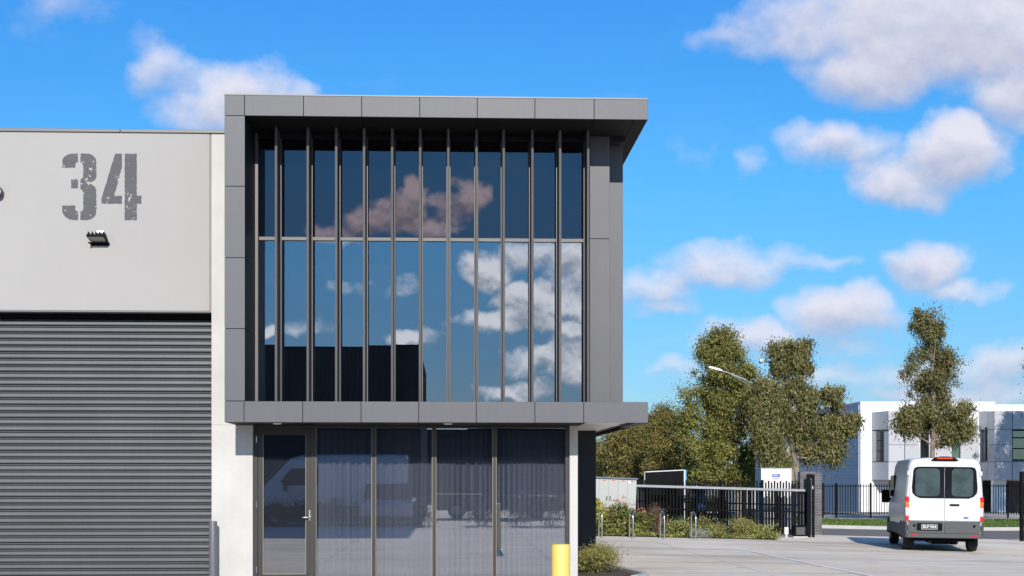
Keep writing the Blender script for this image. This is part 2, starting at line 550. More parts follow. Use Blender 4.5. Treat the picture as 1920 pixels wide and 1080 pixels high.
def thing(name, label, cat, loc=(0, 0, 0), rz=0.0, group=None):
    o = bpy.data.objects.new(name, None)
    o.empty_display_size = 0.3
    COL.objects.link(o)
    o.location = loc
    o.rotation_euler = (0, 0, rz)
    return tag(o, label, cat, group)


def kind(o, k):
    o['kind'] = k
    return o


def dup(root, loc, rz, label=None, group=None):
    r = root.copy()
    COL.objects.link(r)
    r.location = loc
    r.rotation_euler = (0, 0, rz)
    if label: r['label'] = label
    if group: r['group'] = group
    for ch in list(root.children):
        c = ch.copy()
        COL.objects.link(c)
        c.parent = r
        for g in ch.children:
            d = g.copy()
            COL.objects.link(d)
            d.parent = c
    return r


def B(*a):
    return MB().box(*a)


def text_mesh(s, size, name, depth=0.002, align='CENTER', bold=0.0):
    cu = bpy.data.curves.new(name, 'FONT')
    cu.body = s
    cu.size = size
    cu.extrude = depth
    cu.offset = bold
    cu.align_x = align
    cu.align_y = 'CENTER'
    cu.resolution_u = 2
    o = bpy.data.objects.new(name, cu)
    COL.objects.link(o)
    dg = bpy.context.evaluated_depsgraph_get()
    me = bpy.data.meshes.new_from_object(o.evaluated_get(dg))
    bpy.data.objects.remove(o)
    bpy.data.curves.remove(cu)
    me.materials.clear()
    return me


# ------------------------------------------------------------------ ground
def g(X, Y):
    ramp = min(max((Y - 1) / 13.0, 0), 1)
    return -0.0245 * min(max(X - 2.0, 0), 17.0) * ramp


def sheet(xs, ys, dz, name, m, parent=None, fz=None, thick=0.0):
    mb = MB()
    nx, ny = len(xs), len(ys)
    vs = [(x, y, (fz or g)(x, y) + dz) for y in ys for x in xs]
    fs = [(j * nx + i, j * nx + i + 1, (j + 1) * nx + i + 1, (j + 1) * nx + i) for j in range(ny - 1) for i in range(nx - 1)]
    if thick:
        n = len(vs)
        vs += [(x, y, z - thick) for (x, y, z) in vs]
        fs += [tuple(i + n for i in reversed(f)) for f in list(fs)]
        for i in range(nx - 1):
            fs.append((i + 1, i, i + n, i + 1 + n))
            o = (ny - 1) * nx
            fs.append((o + i, o + i + 1, o + i + 1 + n, o + i + n))
        for j in range(ny - 1):
            fs.append((j * nx, (j + 1) * nx, (j + 1) * nx + n, j * nx + n))
            o = nx - 1
            fs.append(((j + 1) * nx + o, j * nx + o, j * nx + o + n, (j + 1) * nx + o + n))
    mb.add(vs, fs)
    return part(name, mb, m, parent)


XK = [-600, -60, -15, 2, 5.65, 9.6, 13.6, 19, 60, 600]
YK = [-600, -60, -30, -13, 1, 5.4, 9.7, 14, 19, 24.4, 60, 600]
kind(sheet(XK, YK, -0.06, 'ground', M['ground']), 'structure')

drive = kind(sheet([-40, -15, 2, 19, 40], [-60, -30, 1, 14, 25.4], -0.04, 'driveway', M['joint']), 'structure')
sx = [-21, -16.4, -11.8, -7.2, -2.6, 2, 5.65, 9.6, 13.6, 19, 24, 30]
sy = [-58, -52, -46, -40, -35, -30, -25.5, -21, -16.5, -12, -7.5, -3.2, 1, 5.4, 9.7, 14, 19, 25.4]
JW = 0.006
for i in range(len(sx) - 1):
    for j in range(len(sy) - 1):
        x0, x1, y0, y1 = sx[i] + JW, sx[i + 1] - JW, sy[j] + JW, sy[j + 1] - JW
        if sx[i] < 2 and sy[j] >= 1:
            continue
        if sy[j] < -30 and (sx[i] < -3 or sx[i] > 20):
            continue
        sheet([x0, x1], [y0, y1], 0.0, 'slab', M['slab'], drive, thick=0.035)


def strip(x0, x1, y0, y1, dz, name, m, parent, n=1):
    if x1 - x0 > y1 - y0:
        xs = [x0] + [k for k in XK if x0 < k < x1] + [x1]
        ys = [y0, y1]
    else:
        xs = [x0, x1]
        ys = [y0] + [k for k in YK if y0 < k < y1] + [y1]
    return sheet(xs, ys, dz, name, m, parent)


for yl in (3.45, 6.95, 10.25, 13.4):
    strip(3.25 if yl < 4 else 2.6, 7.28, yl - .05, yl + .05, 0.004, 'bay_line', M['line'], drive)
strip(7.30, 7.41, 1.2, 15.2, 0.004, 'bay_line', M['line'], drive)
for yl in (-8.0, -11.0, -14.0):
    strip(-3.5, 1.4, yl - .05, yl + .05, 0.004, 'bay_line', M['line'], drive)

road = kind(sheet([-120, 2, 19, 160], [25.55, 33.9], -0.03, 'road', M['asphalt']), 'structure')
kerb = kind(sheet([-120, 2, 19, 160], [33.9, 34.25], 0.10, 'kerb', M['kerbc'], thick=.25), 'structure')
kerbn = kind(sheet([10.9, 19, 40], [25.42, 25.85], -0.022, 'kerb', M['kerbc']), 'structure')
verge = kind(sheet([-120, 2, 19, 160], [34.25, 44.5], 0.09, 'grass_verge', M['turf']), 'structure')
kind(sheet([-120, 2, 19, 160], [44.5, 57.9], 0.10, 'gravel_strip', M['gravel']), 'structure')


# ------------------------------------------------------------------ foliage helpers
def leaf_mesh(name, pos, axis, L, Wd, rng, out=None):
    n = len(pos)
    rnd = rng.normal(size=(n, 3))
    if out is not None:
        rnd = np.cross(out + rnd * .42, axis)
        side = rnd
    else:
        side = np.cross(axis, rnd)
    side /= np.linalg.norm(side, axis=1, keepdims=True) + 1e-9
    L = L[:, None]
    Wd = Wd[:, None]
    nrm = np.cross(axis, side)
    V = np.empty((n, 4, 3))
    V[:, 0] = pos - axis * L * .5
    V[:, 1] = pos - side * Wd * .5 + nrm * Wd * .15
    V[:, 2] = pos + axis * L * .5
    V[:, 3] = pos + side * Wd * .5 + nrm * Wd * .15
    me = bpy.data.meshes.new(name)
    me.vertices.add(n * 4)
    me.vertices.foreach_set('co', V.reshape(-1))
    me.loops.add(n * 4)
    me.loops.foreach_set('vertex_index', np.arange(n * 4, dtype=np.int32))
    me.polygons.add(n)
    me.polygons.foreach_set('loop_start', np.arange(0, n * 4, 4, dtype=np.int32))
    me.polygons.foreach_set('loop_total', np.full(n, 4, dtype=np.int32))
    me.update()
    me.validate()
    return me


def crown_leaves(blobs, n, clump, leaf, seed, droop=.5, per=45, fill=.45, shrink=1.0, gaps=-10, gapw=1.1, stray=0.0):
    per = int(per)
    """blobs: (cx,cy,cz,rx,ry,rz). Leaves gather in clumps, clumps fill the blobs unevenly."""
    rng = np.random.default_rng(seed)
    bl = np.array(blobs, float)
    vol = (bl[:, 3] * bl[:, 4] * bl[:, 5]) ** .8
    nc = max(4, n // per)
    which = rng.choice(len(bl), nc, p=vol / vol.sum())
    d = rng.normal(size=(nc, 3))
    d /= np.linalg.norm(d, axis=1, keepdims=True)
    r = rng.random(nc) ** fill
    cc = bl[which, :3] + d * r[:, None] * bl[which, 3:6] * shrink
    if stray:
        m_ = rng.random(nc) < stray
        cc[m_] = bl[which[m_], :3] + d[m_] * (1.0 + .22 * rng.random(m_.sum()))[:, None] * bl[which[m_], 3:6]
    if gaps > -9:
        w = 2 * np.pi / gapw
        ph = rng.random(6) * 6.28
        gate = (np.sin(cc[:, 0] * w + ph[0] + 1.3 * np.sin(cc[:, 2] * w * .7 + ph[1])) + np.sin(cc[:, 2] * w * 1.1 + ph[2] + 1.2 * np.sin(cc[:, 1] * w * .8 + ph[3])) + np.sin(cc[:, 1] * w + ph[4] + cc[:, 0] * w * .6))
        gate = np.where(cc[:, 2] > np.quantile(cc[:, 2], .93), gate + 2.0, gate)
        kp = gate > gaps
        cc = cc[kp]
        nc = len(cc)
        if stray:
            m_ = m_[kp]
    cs = clump * (.55 + .9 * rng.random(nc))
    if stray:
        cs[m_] *= .55
        pr_ = np.where(m_, .35, 1.0)
        k = rng.choice(nc, n, p=pr_ / pr_.sum())
    else:
        k = rng.integers(0, nc, n)
    pos = cc[k] + rng.normal(size=(n, 3)) * cs[k][:, None] * np.array([1, 1, .85])
    pos[:, 2] -= np.abs(rng.normal(size=n)) * cs[k] * droop
    ax = rng.normal(size=(n, 3)) + np.array([0, 0, -1.6 * droop])
    ax /= np.linalg.norm(ax, axis=1, keepdims=True)
    L = leaf * (.6 + .8 * rng.random(n))
    out = pos - cc[k] + np.array([0, 0, .25]) * cs[k][:, None]
    out /= np.linalg.norm(out, axis=1, keepdims=True) + 1e-9
    return pos, ax, L, rng, cc, out


def tree(label, X, Y, trunk_r, pxblobs, n, m, seed, clump=.22, leaf=.15, trunk=None, droop=.5, cat='tree', group='street trees', depth=.8, name='tree', lean=0.0, per=45, gaps=.45):
    """pxblobs: photo ellipses (u,v,ru,rv) that the crown fills, turned into volumes round (X,Y)"""
    base = Vector((X, Y, g(X, Y) + .08))
    t = thing(name, label, cat, base, group=group)
    s = (Y + CAM_D) / FPX
    bl = []
    for (u, v, ru, rv) in pxblobs:
        off = random.uniform(-.35, .35) * ru * s
        x, z = pz(u, v, Y + off)
        bl.append((x - base.x, off, z - base.z, ru * s, ru * s * depth, rv * s))
    pos, ax, L, rng, cc, out = crown_leaves(bl, int(n * 1.5), clump * 1.1, leaf * .68, seed, droop, per * 1.6, fill=.36, shrink=.92, gaps=gaps, gapw=1.25, stray=.2)
    link('crown', leaf_mesh('crown', pos, ax, L, L * .40, rng, out), m, t)
    # trunk and limbs
    mb = MB()
    top = max(b[2] - b[5] * .1 for b in bl)
    cx = [b for b in sorted(bl, key=lambda b: b[2])]
    tops = cx[-1]
    sp = []
    for i in range(9):
        f = i / 8
        sp.append((tops[0] * f ** 1.3 + .10 * math.sin(f * 7 + seed), tops[1] * f + .06 * math.cos(f * 5 + seed), top * f))
    mb.tube(sp, [trunk_r * (1 - .82 * (i / 8)) for i in range(9)], 8)
    rr = random.Random(seed)
    for b in bl:
        for k in range(1):
            f = min(.85, max(.42, (b[2] - b[5] * .8) / top))
            a = Vector(sp[int(f * 8)])
            e = Vector((b[0] + rr.uniform(-.6, .6) * b[3], b[1] + rr.uniform(-.6, .6) * b[4], b[2] + rr.uniform(-.3, .7) * b[5]))
            mid = a.lerp(e, .5) + Vector((0, 0, -.1 * (e - a).length))
            mb.tube([a, mid, e], [trunk_r * .34, trunk_r * .22, .014], 5)
    part('trunk', mb, M['bark'], t, smooth=True)
    return t


def shrub(name, label, X, Y, rx, ry, h, n, m, seed, leaf=.05, clump=.09, group=None, z=None, cat='shrub', lob=4, droop=.0, wd=.5, flowers=0, aspect=None, per=30):
    base = Vector((X, Y, (g(X, Y) + .02) if z is None else z))
    t = thing(name, label, cat, base, group=group)
    rr = random.Random(seed)
    bl = [(0, 0, h * .42, rx * .75, ry * .75, h * .42)]
    for k in range(lob):
        a = rr.uniform(0, 6.28)
        bl.append((math.cos(a) * rx * .5, math.sin(a) * ry * .5, h * rr.uniform(.35, .72), rx * .5, ry * .5, h * .3))
    pos, ax, L, rng, cc, out = crown_leaves(bl, n, clump, leaf, seed, droop, per)
    ax = ax + np.array([0, 0, .6])
    ax /= np.linalg.norm(ax, axis=1, keepdims=True)
    pos[:, 2] = np.maximum(pos[:, 2], .015)
    link('foliage', leaf_mesh('foliage', pos, ax, L, L * wd, rng, out), m, t)
    mb = MB()
    for k in range(9):
        a = rr.uniform(0, 6.28)
        q = rr.uniform(.3, .8)
        e = (math.cos(a) * rx * q, math.sin(a) * ry * q, h * rr.uniform(.6, 1.0))
        mb.tube([(0, 0, 0), (e[0] * .4, e[1] * .4, e[2] * .5), e], [.012, .008, .003], 4)
    part('stem', mb, M['bark'], t)
    if flowers:
        f = rng.choice(len(cc), flowers)
        fp = cc[f] + np.array([0, 0, .12])
        k = rng.integers(0, flowers, flowers * 14)
        p = fp[k] + rng.normal(size=(len(k), 3)) * np.array([.045, .045, .02])
        p[:, 2] += h * .12
        a2 = rng.normal(size=p.shape)
        a2 /= np.linalg.norm(a2, axis=1, keepdims=True)
        link('flower', leaf_mesh('flower', p, a2, np.full(len(k), .045), np.full(len(k), .04), rng), M['flower'], t)
    return t


# ------------------------------------------------------------------ main building
bld = thing('warehouse_building', 'grey and cream industrial unit with stencilled 34, roller door and glazed corner box', 'building')
ZT, ZTB, ZL, ZLB = 7.647, 7.335, 2.905, 2.580      # top fascia, lower fascia
YP = 1.10                                            # plane of concrete and cream wall
XL, XR = ux(421, 0), ux(1215, 0)
XLI = ux(459, 0)
G = 0.004

# dark carcass behind the cladding so joints read as recesses
car = MB()
car.box(XL + .01, XR - .01, .03, 12.0, ZTB + .012, ZT - .012)
car.box(XL + .01, 2.05, .03, 1.6, ZLB + .012, ZL - .012)
car.box(2.05, XR - .01, .03, .11, ZLB + .012, ZL - .012)
car.box(2.05, XR - .01, .11, 1.6, ZLB + .12, ZL - .012)
car.box(XL + .01, XLI - .01, .03, YP, ZL, ZTB)
part('fascia_frame', car, M['black'], bld)

joints_t = [421, 458.3, 569, 678, 787, 895, 1003, 1114, 1215]
joints_l = [421, 457.5, 567.5, 677, 785, 893, 1003, 1094.5, 1215]
for js, z0, z1 in ((joints_t, ZTB, ZT), (joints_l, ZLB, ZL)):
    for a, c in zip(js[:-1], js[1:]):
        x0, x1 = ux(a, 0), ux(c, 0)
        mb = MB()
        mb.box(x0 + (G if a != 421 else 0), x1 - (G if c != 1215 else 0), 0, .028, z0, z1)
        part('fascia_panel', mb, M['panel'], bld, .003)
vj = [752, 616, 483, 349, 216]
zj = [ZL + .004] + [vz(v, XL, 0) for v in vj[1:-1]] + [ZTB - .004]
for a, c in zip(zj[:-1], zj[1:]):
    part('fascia_panel', B(XL, XLI, 0, .028, a + G, c - G), M['panel'], bld, .003)
    part('reveal_panel', B(XLI - .012, XLI, .03, YP + .04, a + G, c - G), M['panel_dark'], bld, .002)
# roof edge trim and returns on the far side
part('roof_flashing', B(XL - .004, XR + .004, -.006, 12.05, ZT + .002, ZT + .022), M['coping'], bld)
for a, c in ((.03, 3.1), (3.1, 6.2), (6.2, 9.2), (9.2, 12)):
    part('fascia_panel', B(XR - .012, XR, a + .004, c - .004, ZTB, ZT), M['panel'], bld, .003)
    part('fascia_panel', B(XR - .012, XR, a + .004, c - .004, ZLB, ZL), M['panel'], bld, .003)
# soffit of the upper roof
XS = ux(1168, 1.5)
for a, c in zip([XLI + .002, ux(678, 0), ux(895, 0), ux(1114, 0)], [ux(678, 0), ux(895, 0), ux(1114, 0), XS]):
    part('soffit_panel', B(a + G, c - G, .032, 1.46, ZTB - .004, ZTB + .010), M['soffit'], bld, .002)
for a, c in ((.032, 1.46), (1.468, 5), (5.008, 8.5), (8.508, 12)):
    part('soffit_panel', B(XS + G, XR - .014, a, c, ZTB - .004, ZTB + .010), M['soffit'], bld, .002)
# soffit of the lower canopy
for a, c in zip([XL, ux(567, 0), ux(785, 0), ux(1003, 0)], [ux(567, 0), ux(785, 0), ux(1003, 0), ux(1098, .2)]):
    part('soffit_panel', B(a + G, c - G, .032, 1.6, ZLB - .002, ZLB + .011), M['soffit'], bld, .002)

# side awning: corrugated sheet, reflection painted in as white, under a flat deck
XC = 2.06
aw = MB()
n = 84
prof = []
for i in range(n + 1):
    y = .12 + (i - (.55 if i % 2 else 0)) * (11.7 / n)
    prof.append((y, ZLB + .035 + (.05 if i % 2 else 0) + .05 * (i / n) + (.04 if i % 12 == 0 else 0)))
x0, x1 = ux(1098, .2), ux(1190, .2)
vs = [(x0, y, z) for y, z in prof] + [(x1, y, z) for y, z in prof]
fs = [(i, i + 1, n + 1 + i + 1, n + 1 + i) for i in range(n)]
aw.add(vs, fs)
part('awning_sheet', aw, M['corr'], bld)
part('awning_deck', B(XC, XR - .02, 1.6, 11.9, ZLB + .12, ZL - .03), M['panel_dark'], bld)
part('awning_edge', B(x1, XR - .014, .032, 2.2, ZLB - .002, ZLB + .03), M['panel_dark'], bld, .002)
part('awning_edge', B(x1, XR - .014, 2.206, 11.9, ZLB + .07, ZLB + .115), M['panel_dark'], bld, .002)

# warehouse front
XW0 = -16.0
XW1 = ux(393, YP)
XPI0, XPI1 = ux(396.5, YP), ux(474, YP)
ZCOP = vz(247.5, -6.4, YP)
ZHEAD = vz(582, -6.4, YP)
wall = part('wall_panel', B(XW0, XW1, YP, YP + .2, ZHEAD, ZCOP), M['cream'], bld, .006)
part('lintel_edge', B(XW0, XW1, YP - .004, YP + .21, ZHEAD - .022, ZHEAD - .001), M['coping'], bld)
part('joint_trim', B(XW1, XPI0, YP + .012, YP + .2, ZHEAD - .02, ZCOP), M['joint'], bld)
part('coping', B(XW0, ux(226, YP) - .004, YP - .03, YP + .26, ZCOP + .001, vz(241.5, -6.4, YP)), M['coping'], bld, .004)
part('coping', B(ux(226, YP) + .004, XL - .002, YP - .03, YP + .26, ZCOP + .001, vz(241.5, -6.4, YP)), M['coping'], bld, .004)
part('concrete_pillar', B(XPI0, XPI1, YP + .001, YP + .45, 0, ZLB - .003), M['concrete'], bld, .008)
part('concrete_pillar', B(XPI0, XL - .002, YP + .001, YP + .45, ZLB - .002, ZCOP - .001), M['concrete'], bld, .003)
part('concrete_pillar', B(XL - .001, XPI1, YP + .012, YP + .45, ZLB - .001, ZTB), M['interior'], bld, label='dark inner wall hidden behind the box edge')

# stencilled number, paint film on the wall
zs = .3519
D3 = [[(332, 269), (332, 230), (337, 218), (345, 208), (362, 198), (385, 193), (416, 193), (416, 238), (405, 242), (401, 249), (401, 269)],
      [(379, 331), (416, 331), (416, 378), (379, 378)],
      [(332, 470), (401, 470), (401, 488), (404, 497), (416, 503), (416, 548), (395, 548), (370, 544), (346, 528), (335, 512), (332, 500)],
      [(429, 193), (470, 193), (495, 202), (510, 219), (514, 240), (514, 318), (507, 333), (490, 343), (468, 350), (490, 358), (507, 371), (514, 388), (514, 500), (509, 522), (493, 539), (465, 548), (429, 548), (429, 503), (439, 498), (443, 490), (443, 400), (439, 389), (429, 383), (429, 331), (439, 325), (443, 314), (443, 256), (439, 244), (429, 238)]]
D4 = [[(613, 194), (650, 194), (650, 265), (609, 418), (650, 418), (650, 461), (541, 461), (541, 430)],
      [(664, 194), (729, 194), (729, 418), (754, 418), (754, 461), (729, 461), (729, 548), (664, 548)]]
rj = random.Random(3)
for D in (D3, D4):
    mb = MB()
    for poly in D:
        pts = []
        for i, (a, c) in enumerate(poly):
            a2, c2 = poly[(i + 1) % len(poly)]
            seg = max(1, int(math.hypot(a2 - a, c2 - c) / 9))
            for k in range(seg):
                f = k / seg
                j = 0 if k == 0 else rj.choice([0, 0, 0, .8, -1.6])
                L_ = math.hypot(a2 - a, c2 - c)
                pts.append(pz((a + (a2 - a) * f + j * (c2 - c) / L_) * zs, 220 + (c + (c2 - c) * f - j * (a2 - a) / L_) * zs, YP))
        mb.prism(pts, 1, YP - .003, YP + .002)
    part('digit', mb, M['digit'], wall)

# roller door with one slat per curtain lath
ZD0, ZD1 = 0.02, ZHEAD - .02
rd = part('roller_door', B(XW0, XW1 - .05, 1.62, 1.66, 0, ZD1 + .3), M['black'], bld)
part('door_hood', B(XW0, XW1 - .01, 1.36, 1.5, vz(597, -6.4, 1.4), ZD1 + .4), M['black'], rd)
pitch = 12.2 * (1.38 + CAM_D) / FPX
# profile of a lath in (y, z): flat face, rolled bead, groove
h = pitch
lath = [(1.46, 0), (1.435, .002), (1.400, .012), (1.392, .020), (1.392, .58 * h), (1.398, .66 * h), (1.430, .70 * h), (1.432, .735 * h), (1.405, .765 * h), (1.402, .80 * h), (1.408, .835 * h), (1.440, .87 * h), (1.446, .985 * h), (1.46, .99 * h)]
slat_me = MB().prism(lath, 0, XW0, XW1 - .008).mesh('slat', 0, False)
slat_me.materials.append(M['slat'])
zz = vz(598, -6.4, 1.4) - pitch
while zz > -.05:
    o = link('slat', slat_me, None, rd)
    o.location = (0, 0, zz)
    zz -= pitch
part('door_guide', B(XW1 - .006, XPI0, 1.33, 1.55, 0, ZHEAD - .025), M['panel_dark'], bld)
part('door_jamb', B(XPI0 - .004, XPI0, YP + .03, 1.325, 0, ZHEAD - .025), M['concrete'], bld)

# glazed wall of the upper box
YG = 1.18
ZG0, ZG1 = ZL + .03, vz(263, 0, 1.15)
ZTR = vz(449.5, 0, 1.15)
fin_u = [517.4, 576.9, 630.3, 682.5, 735.2, 787.8, 840.6, 893.6, 944.5, 998.4, 1050.4, 1103]
fins = [ux(u, .68) for u in fin_u]
xg = [ux(481.5, 1.15)] + fins
for x in fins:
    part('fin', B(x - .019, x + .019, .68, 1.135, ZL + .003, ZTB - .008), M['fin'], bld, .003)
    part('fin_foot', B(x - .026, x + .026, .69, .76, ZL + .001, ZL + .02), M['steel'], bld)
fr = part('window_frame', B(xg[0] - .025, xg[0] + .025, 1.12, 1.26, ZL + .002, ZTB - .006), M['frame'], bld, .003)
for x in fins:
    part('mullion', B(x - .034, x + .034, 1.138, 1.26, ZG0, ZG1), M['frame'], fr, .003)
def tilt_pane(name, x0, x1, y, z0, z1, m, parent, amt):
    o = part(name, B(-(x1 - x0) / 2, (x1 - x0) / 2, 0, .012, -(z1 - z0) / 2, (z1 - z0) / 2), m, parent)
    o.location = ((x0 + x1) / 2, y, (z0 + z1) / 2)
    o.rotation_euler = (R(random.uniform(-amt, amt)), 0, R(random.uniform(-amt, amt)))
    return o


for a, c in zip(xg[:-1], xg[1:]):
    a2, c2 = a + .034, c - .034
    part('transom', B(a2 + .001, c2 - .001, 1.14, 1.255, ZTR - .028, ZTR + .028), M['frame'], fr, .003)
    part('sill', B(a2 + .001, c2 - .001, 1.14, 1.255, ZL + .004, ZG0 + .022), M['frame'], fr, .003)
    tilt_pane('glass_pane', a2 - .004, c2 + .004, YG, ZTR + .02, ZG1 + .02, M['glass_up'], fr, .05)
    tilt_pane('glass_pane', a2 - .004, c2 + .004, YG, ZG0 + .016, ZTR - .02, M['glass_mid'], fr, .05)
part('window_head', B(XLI + .002, XS - .01, 1.14, 1.4, ZG1, ZTB - .006), M['panel_dark'], bld)
part('glass_pane', B(XLI + .004, xg[0] - .03, YG, YG + .012, ZG0, ZG1), M['glass_up'], fr)
# blind hanging in the office behind the clear lower lights (soft veil in the glass)
# clad piers on the right of the glazing
X1a, X1b = ux(1106, YP), ux(1143, YP)
zjp = vz(447.5, X1a, YP)
part('pier_panel', B(X1a, X1b, YP, YP + .5, ZL + .004, zjp - G), M['panel'], bld, .003)
part('pier_panel', B(X1a, X1b, YP, YP + .5, zjp + G, ZTB - .006), M['panel'], bld, .003)
part('side_pier', B(X1b + .002, XS, 1.5, 12, ZL + .003, ZTB - .007), M['panel'], bld, .003)

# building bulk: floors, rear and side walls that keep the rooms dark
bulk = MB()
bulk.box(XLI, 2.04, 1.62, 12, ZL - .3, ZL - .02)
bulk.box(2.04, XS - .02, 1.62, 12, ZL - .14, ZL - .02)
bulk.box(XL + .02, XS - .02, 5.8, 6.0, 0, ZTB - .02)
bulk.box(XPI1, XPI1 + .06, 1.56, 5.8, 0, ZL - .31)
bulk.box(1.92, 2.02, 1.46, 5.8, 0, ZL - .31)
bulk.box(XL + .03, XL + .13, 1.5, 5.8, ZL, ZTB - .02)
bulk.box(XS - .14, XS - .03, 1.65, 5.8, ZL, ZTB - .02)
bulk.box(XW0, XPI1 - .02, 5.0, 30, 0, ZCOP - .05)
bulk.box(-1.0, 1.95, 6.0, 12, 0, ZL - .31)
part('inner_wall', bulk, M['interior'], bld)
part('inner_floor', B(XPI1 + .07, 1.9, 1.3, 5.7, 0, .035), M['carpet'], bld)
part('inner_floor', B(XLI + .2, XS - .2, 1.3, 5.7, ZL - .018, ZL + .001), M['carpet'], bld)
part('warehouse_roof', B(XW0, XL - .01, YP + .27, 30, ZCOP - .04, ZCOP), M['coping'], bld)

# ground floor shopfront
CX0, CX1 = ux(1068, YP), ux(1083.5, YP)
part('concrete_column', B(CX0, CX1, YP, YP + .45, 0, ZLB - .004), M['concrete'], bld, .008)
YF = 1.15
ZH = vz(803, 0, YF)
shop = part('shopfront_frame', B(XPI1 + .002, CX0 - .002, YF, 1.30, ZH, ZLB - .006), M['frame_dark'], bld, .003)
mu = [(478, 483), (583, 592), (697.5, 704), (811, 817), (924.5, 930), (1060, 1067.5)]
for a, c in mu:
    xa, xc = ux(a, YF), ux(c, YF)
    if a < 480: xa = XPI1 + .002
    if a > 1050: xc = CX0 - .002
    part('mullion', B(xa, xc, YF, 1.285, .0, ZH - .001), M['frame_dark'], shop, .003)
    if 590 < c < 1050:
        part('glazing_bead', B(xa - .012, xa - .001, YF + .012, 1.24, .06, ZH - .002), M['joint'], shop)
        part('glazing_bead', B(xc + .001, xc + .010, YF + .012, 1.24, .06, ZH - .002), M['joint'], shop)
cells = [(592, 697.5), (704, 811), (817, 924.5), (930, 1060)]
for a, c in cells:
    xa, xc = ux(a, YF), ux(c, YF)
    part('sill', B(xa + .001, xc - .001, YF, 1.285, 0, .075), M['frame_dark'], shop, .003)
    part('glass_pane', B(xa - .002, xc + .002, 1.19, 1.202, .07, ZH + .01), M['glass_shop'], shop)
# door leaf
dx0, dx1 = ux(483.5, YF), ux(582.5, YF)
gx0, gx1 = ux(492.5, YF), ux(573.5, YF)
gz0, gz1 = vz(1077, -2.8, YF), vz(815, -2.8, YF)
leafb = MB()
leafb.box(dx0, gx0, YF + .012, 1.21, .012, ZH - .004)
leafb.box(gx1, dx1, YF + .012, 1.21, .012, ZH - .004)
leafb.box(gx0, gx1, YF + .012, 1.21, .012, gz0)
leafb.box(gx0, gx1, YF + .012, 1.21, gz1, ZH - .004)
door = part('entrance_door', leafb, M['frame_dark'], bld)
part('glass_pane', B(gx0 - .004, gx1 + .004, 1.185, 1.197, gz0 - .004, gz1 + .004), M['glass_shop'], door)
bead = MB()
bead.box(gx0, gx0 + .010, YF + .02, 1.184, gz0, gz1)
bead.box(gx1 - .010, gx1, YF + .02, 1.184, gz0, gz1)
bead.box(gx0 + .011, gx1 - .011, YF + .02, 1.184, gz0, gz0 + .012)
part('glazing_bead', bead, M['joint'], door)
part('added_blind', B(gx0 - .03, gx1 + .03, 1.27, 1.274, gz0 - .05, gz1 + .05), mat('added_blind_fabric', (.115, .125, .155), .9, 0, .06, 3, streak=.05), door)  # blind added behind the glass to lighten the dark door pane
hx, hz = pz(580.5, 970, YF)
hb = MB()
hb.box(hx - .014, hx + .014, YF - .004, YF + .012, hz - .05, hz + .12)
hb.tube([(hx, YF, hz), (hx, YF - .055, hz), (hx - .02, YF - .062, hz), (hx - .11, YF - .062, hz)], .010, 8)
part('handle', hb, M['steel'], door, smooth=True)
for v in (824, 946, 1068):
    x, z = pz(481, v, YF)
    part('hinge', MB().tube([(x, YF - .005, z - .05), (x, YF - .005, z + .05)], .011, 8), M['steel'], door, smooth=True)

# dark rear wing seen through the side passage
YR = 12.0
xa, xc = 1.6, ux(1098, YR)
for v0, v1 in ((1032, 980), (980, 903), (903, 823)):
    z0, z1 = vz(v0, xc, YR), vz(v1, xc, YR)
    part('rear_panel', B(xa, xc, YR, YR + 2.5, max(z0, -.1) + .005, z1 - .005), M['panel_dark'], bld, .003)
part('rear_panel', B(xa, xc, YR + .01, YR + 2.5, vz(823, xc, YR), ZL), M['soffit'], bld)

# curtain behind the shopfront
cu = MB()
npts = 420
xa, xc = ux(593, 1.4), ux(1062, 1.4)
rc = random.Random(5)
ph, xs_, ys_ = 0, [], []
per = .108
x = xa
while x < xc:
    xs_.append(x)
    ph += 2 * math.pi * .011 / per
    s_ = math.sin(ph)
    ys_.append(1.39 + (.030 + .014 * math.sin(x * 3.1) + .008 * math.sin(x * 9.7)) * (s_ + .3 * math.sin(2 * ph + .6 + x)) + .012 * math.sin(x * 4.1))
    if s_ > .99:
        per = rc.choice([.075, .09, .10, .11, .12, .15])
    x += .011
vs = [(a, b_, .05) for a, b_ in zip(xs_, ys_)] + [(a, b_ * .9 + 1.385 * .1, 2.5) for a, b_ in zip(xs_, ys_)]
n = len(xs_)
cu.add(vs, [(i, i + 1, n + i + 1, n + i) for i in range(n - 1)])
cm = M['curtain']
cur = tag(part('curtain', cu, cm, smooth=True), 'pleated sheer curtain hanging behind the ground floor shop windows', 'curtain')
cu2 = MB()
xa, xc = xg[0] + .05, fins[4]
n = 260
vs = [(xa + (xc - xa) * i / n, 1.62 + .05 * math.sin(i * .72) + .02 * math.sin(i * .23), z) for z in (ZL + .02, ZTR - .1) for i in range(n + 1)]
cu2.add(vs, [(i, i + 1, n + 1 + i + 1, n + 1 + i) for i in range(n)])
tag(part('curtain', cu2, mat('dim_blind_fabric', (.07, .075, .09), .9, 0, .1, 3, streak=.3), smooth=True), 'dim upper floor curtain faintly visible behind the leftmost lower glass panes', 'curtain')


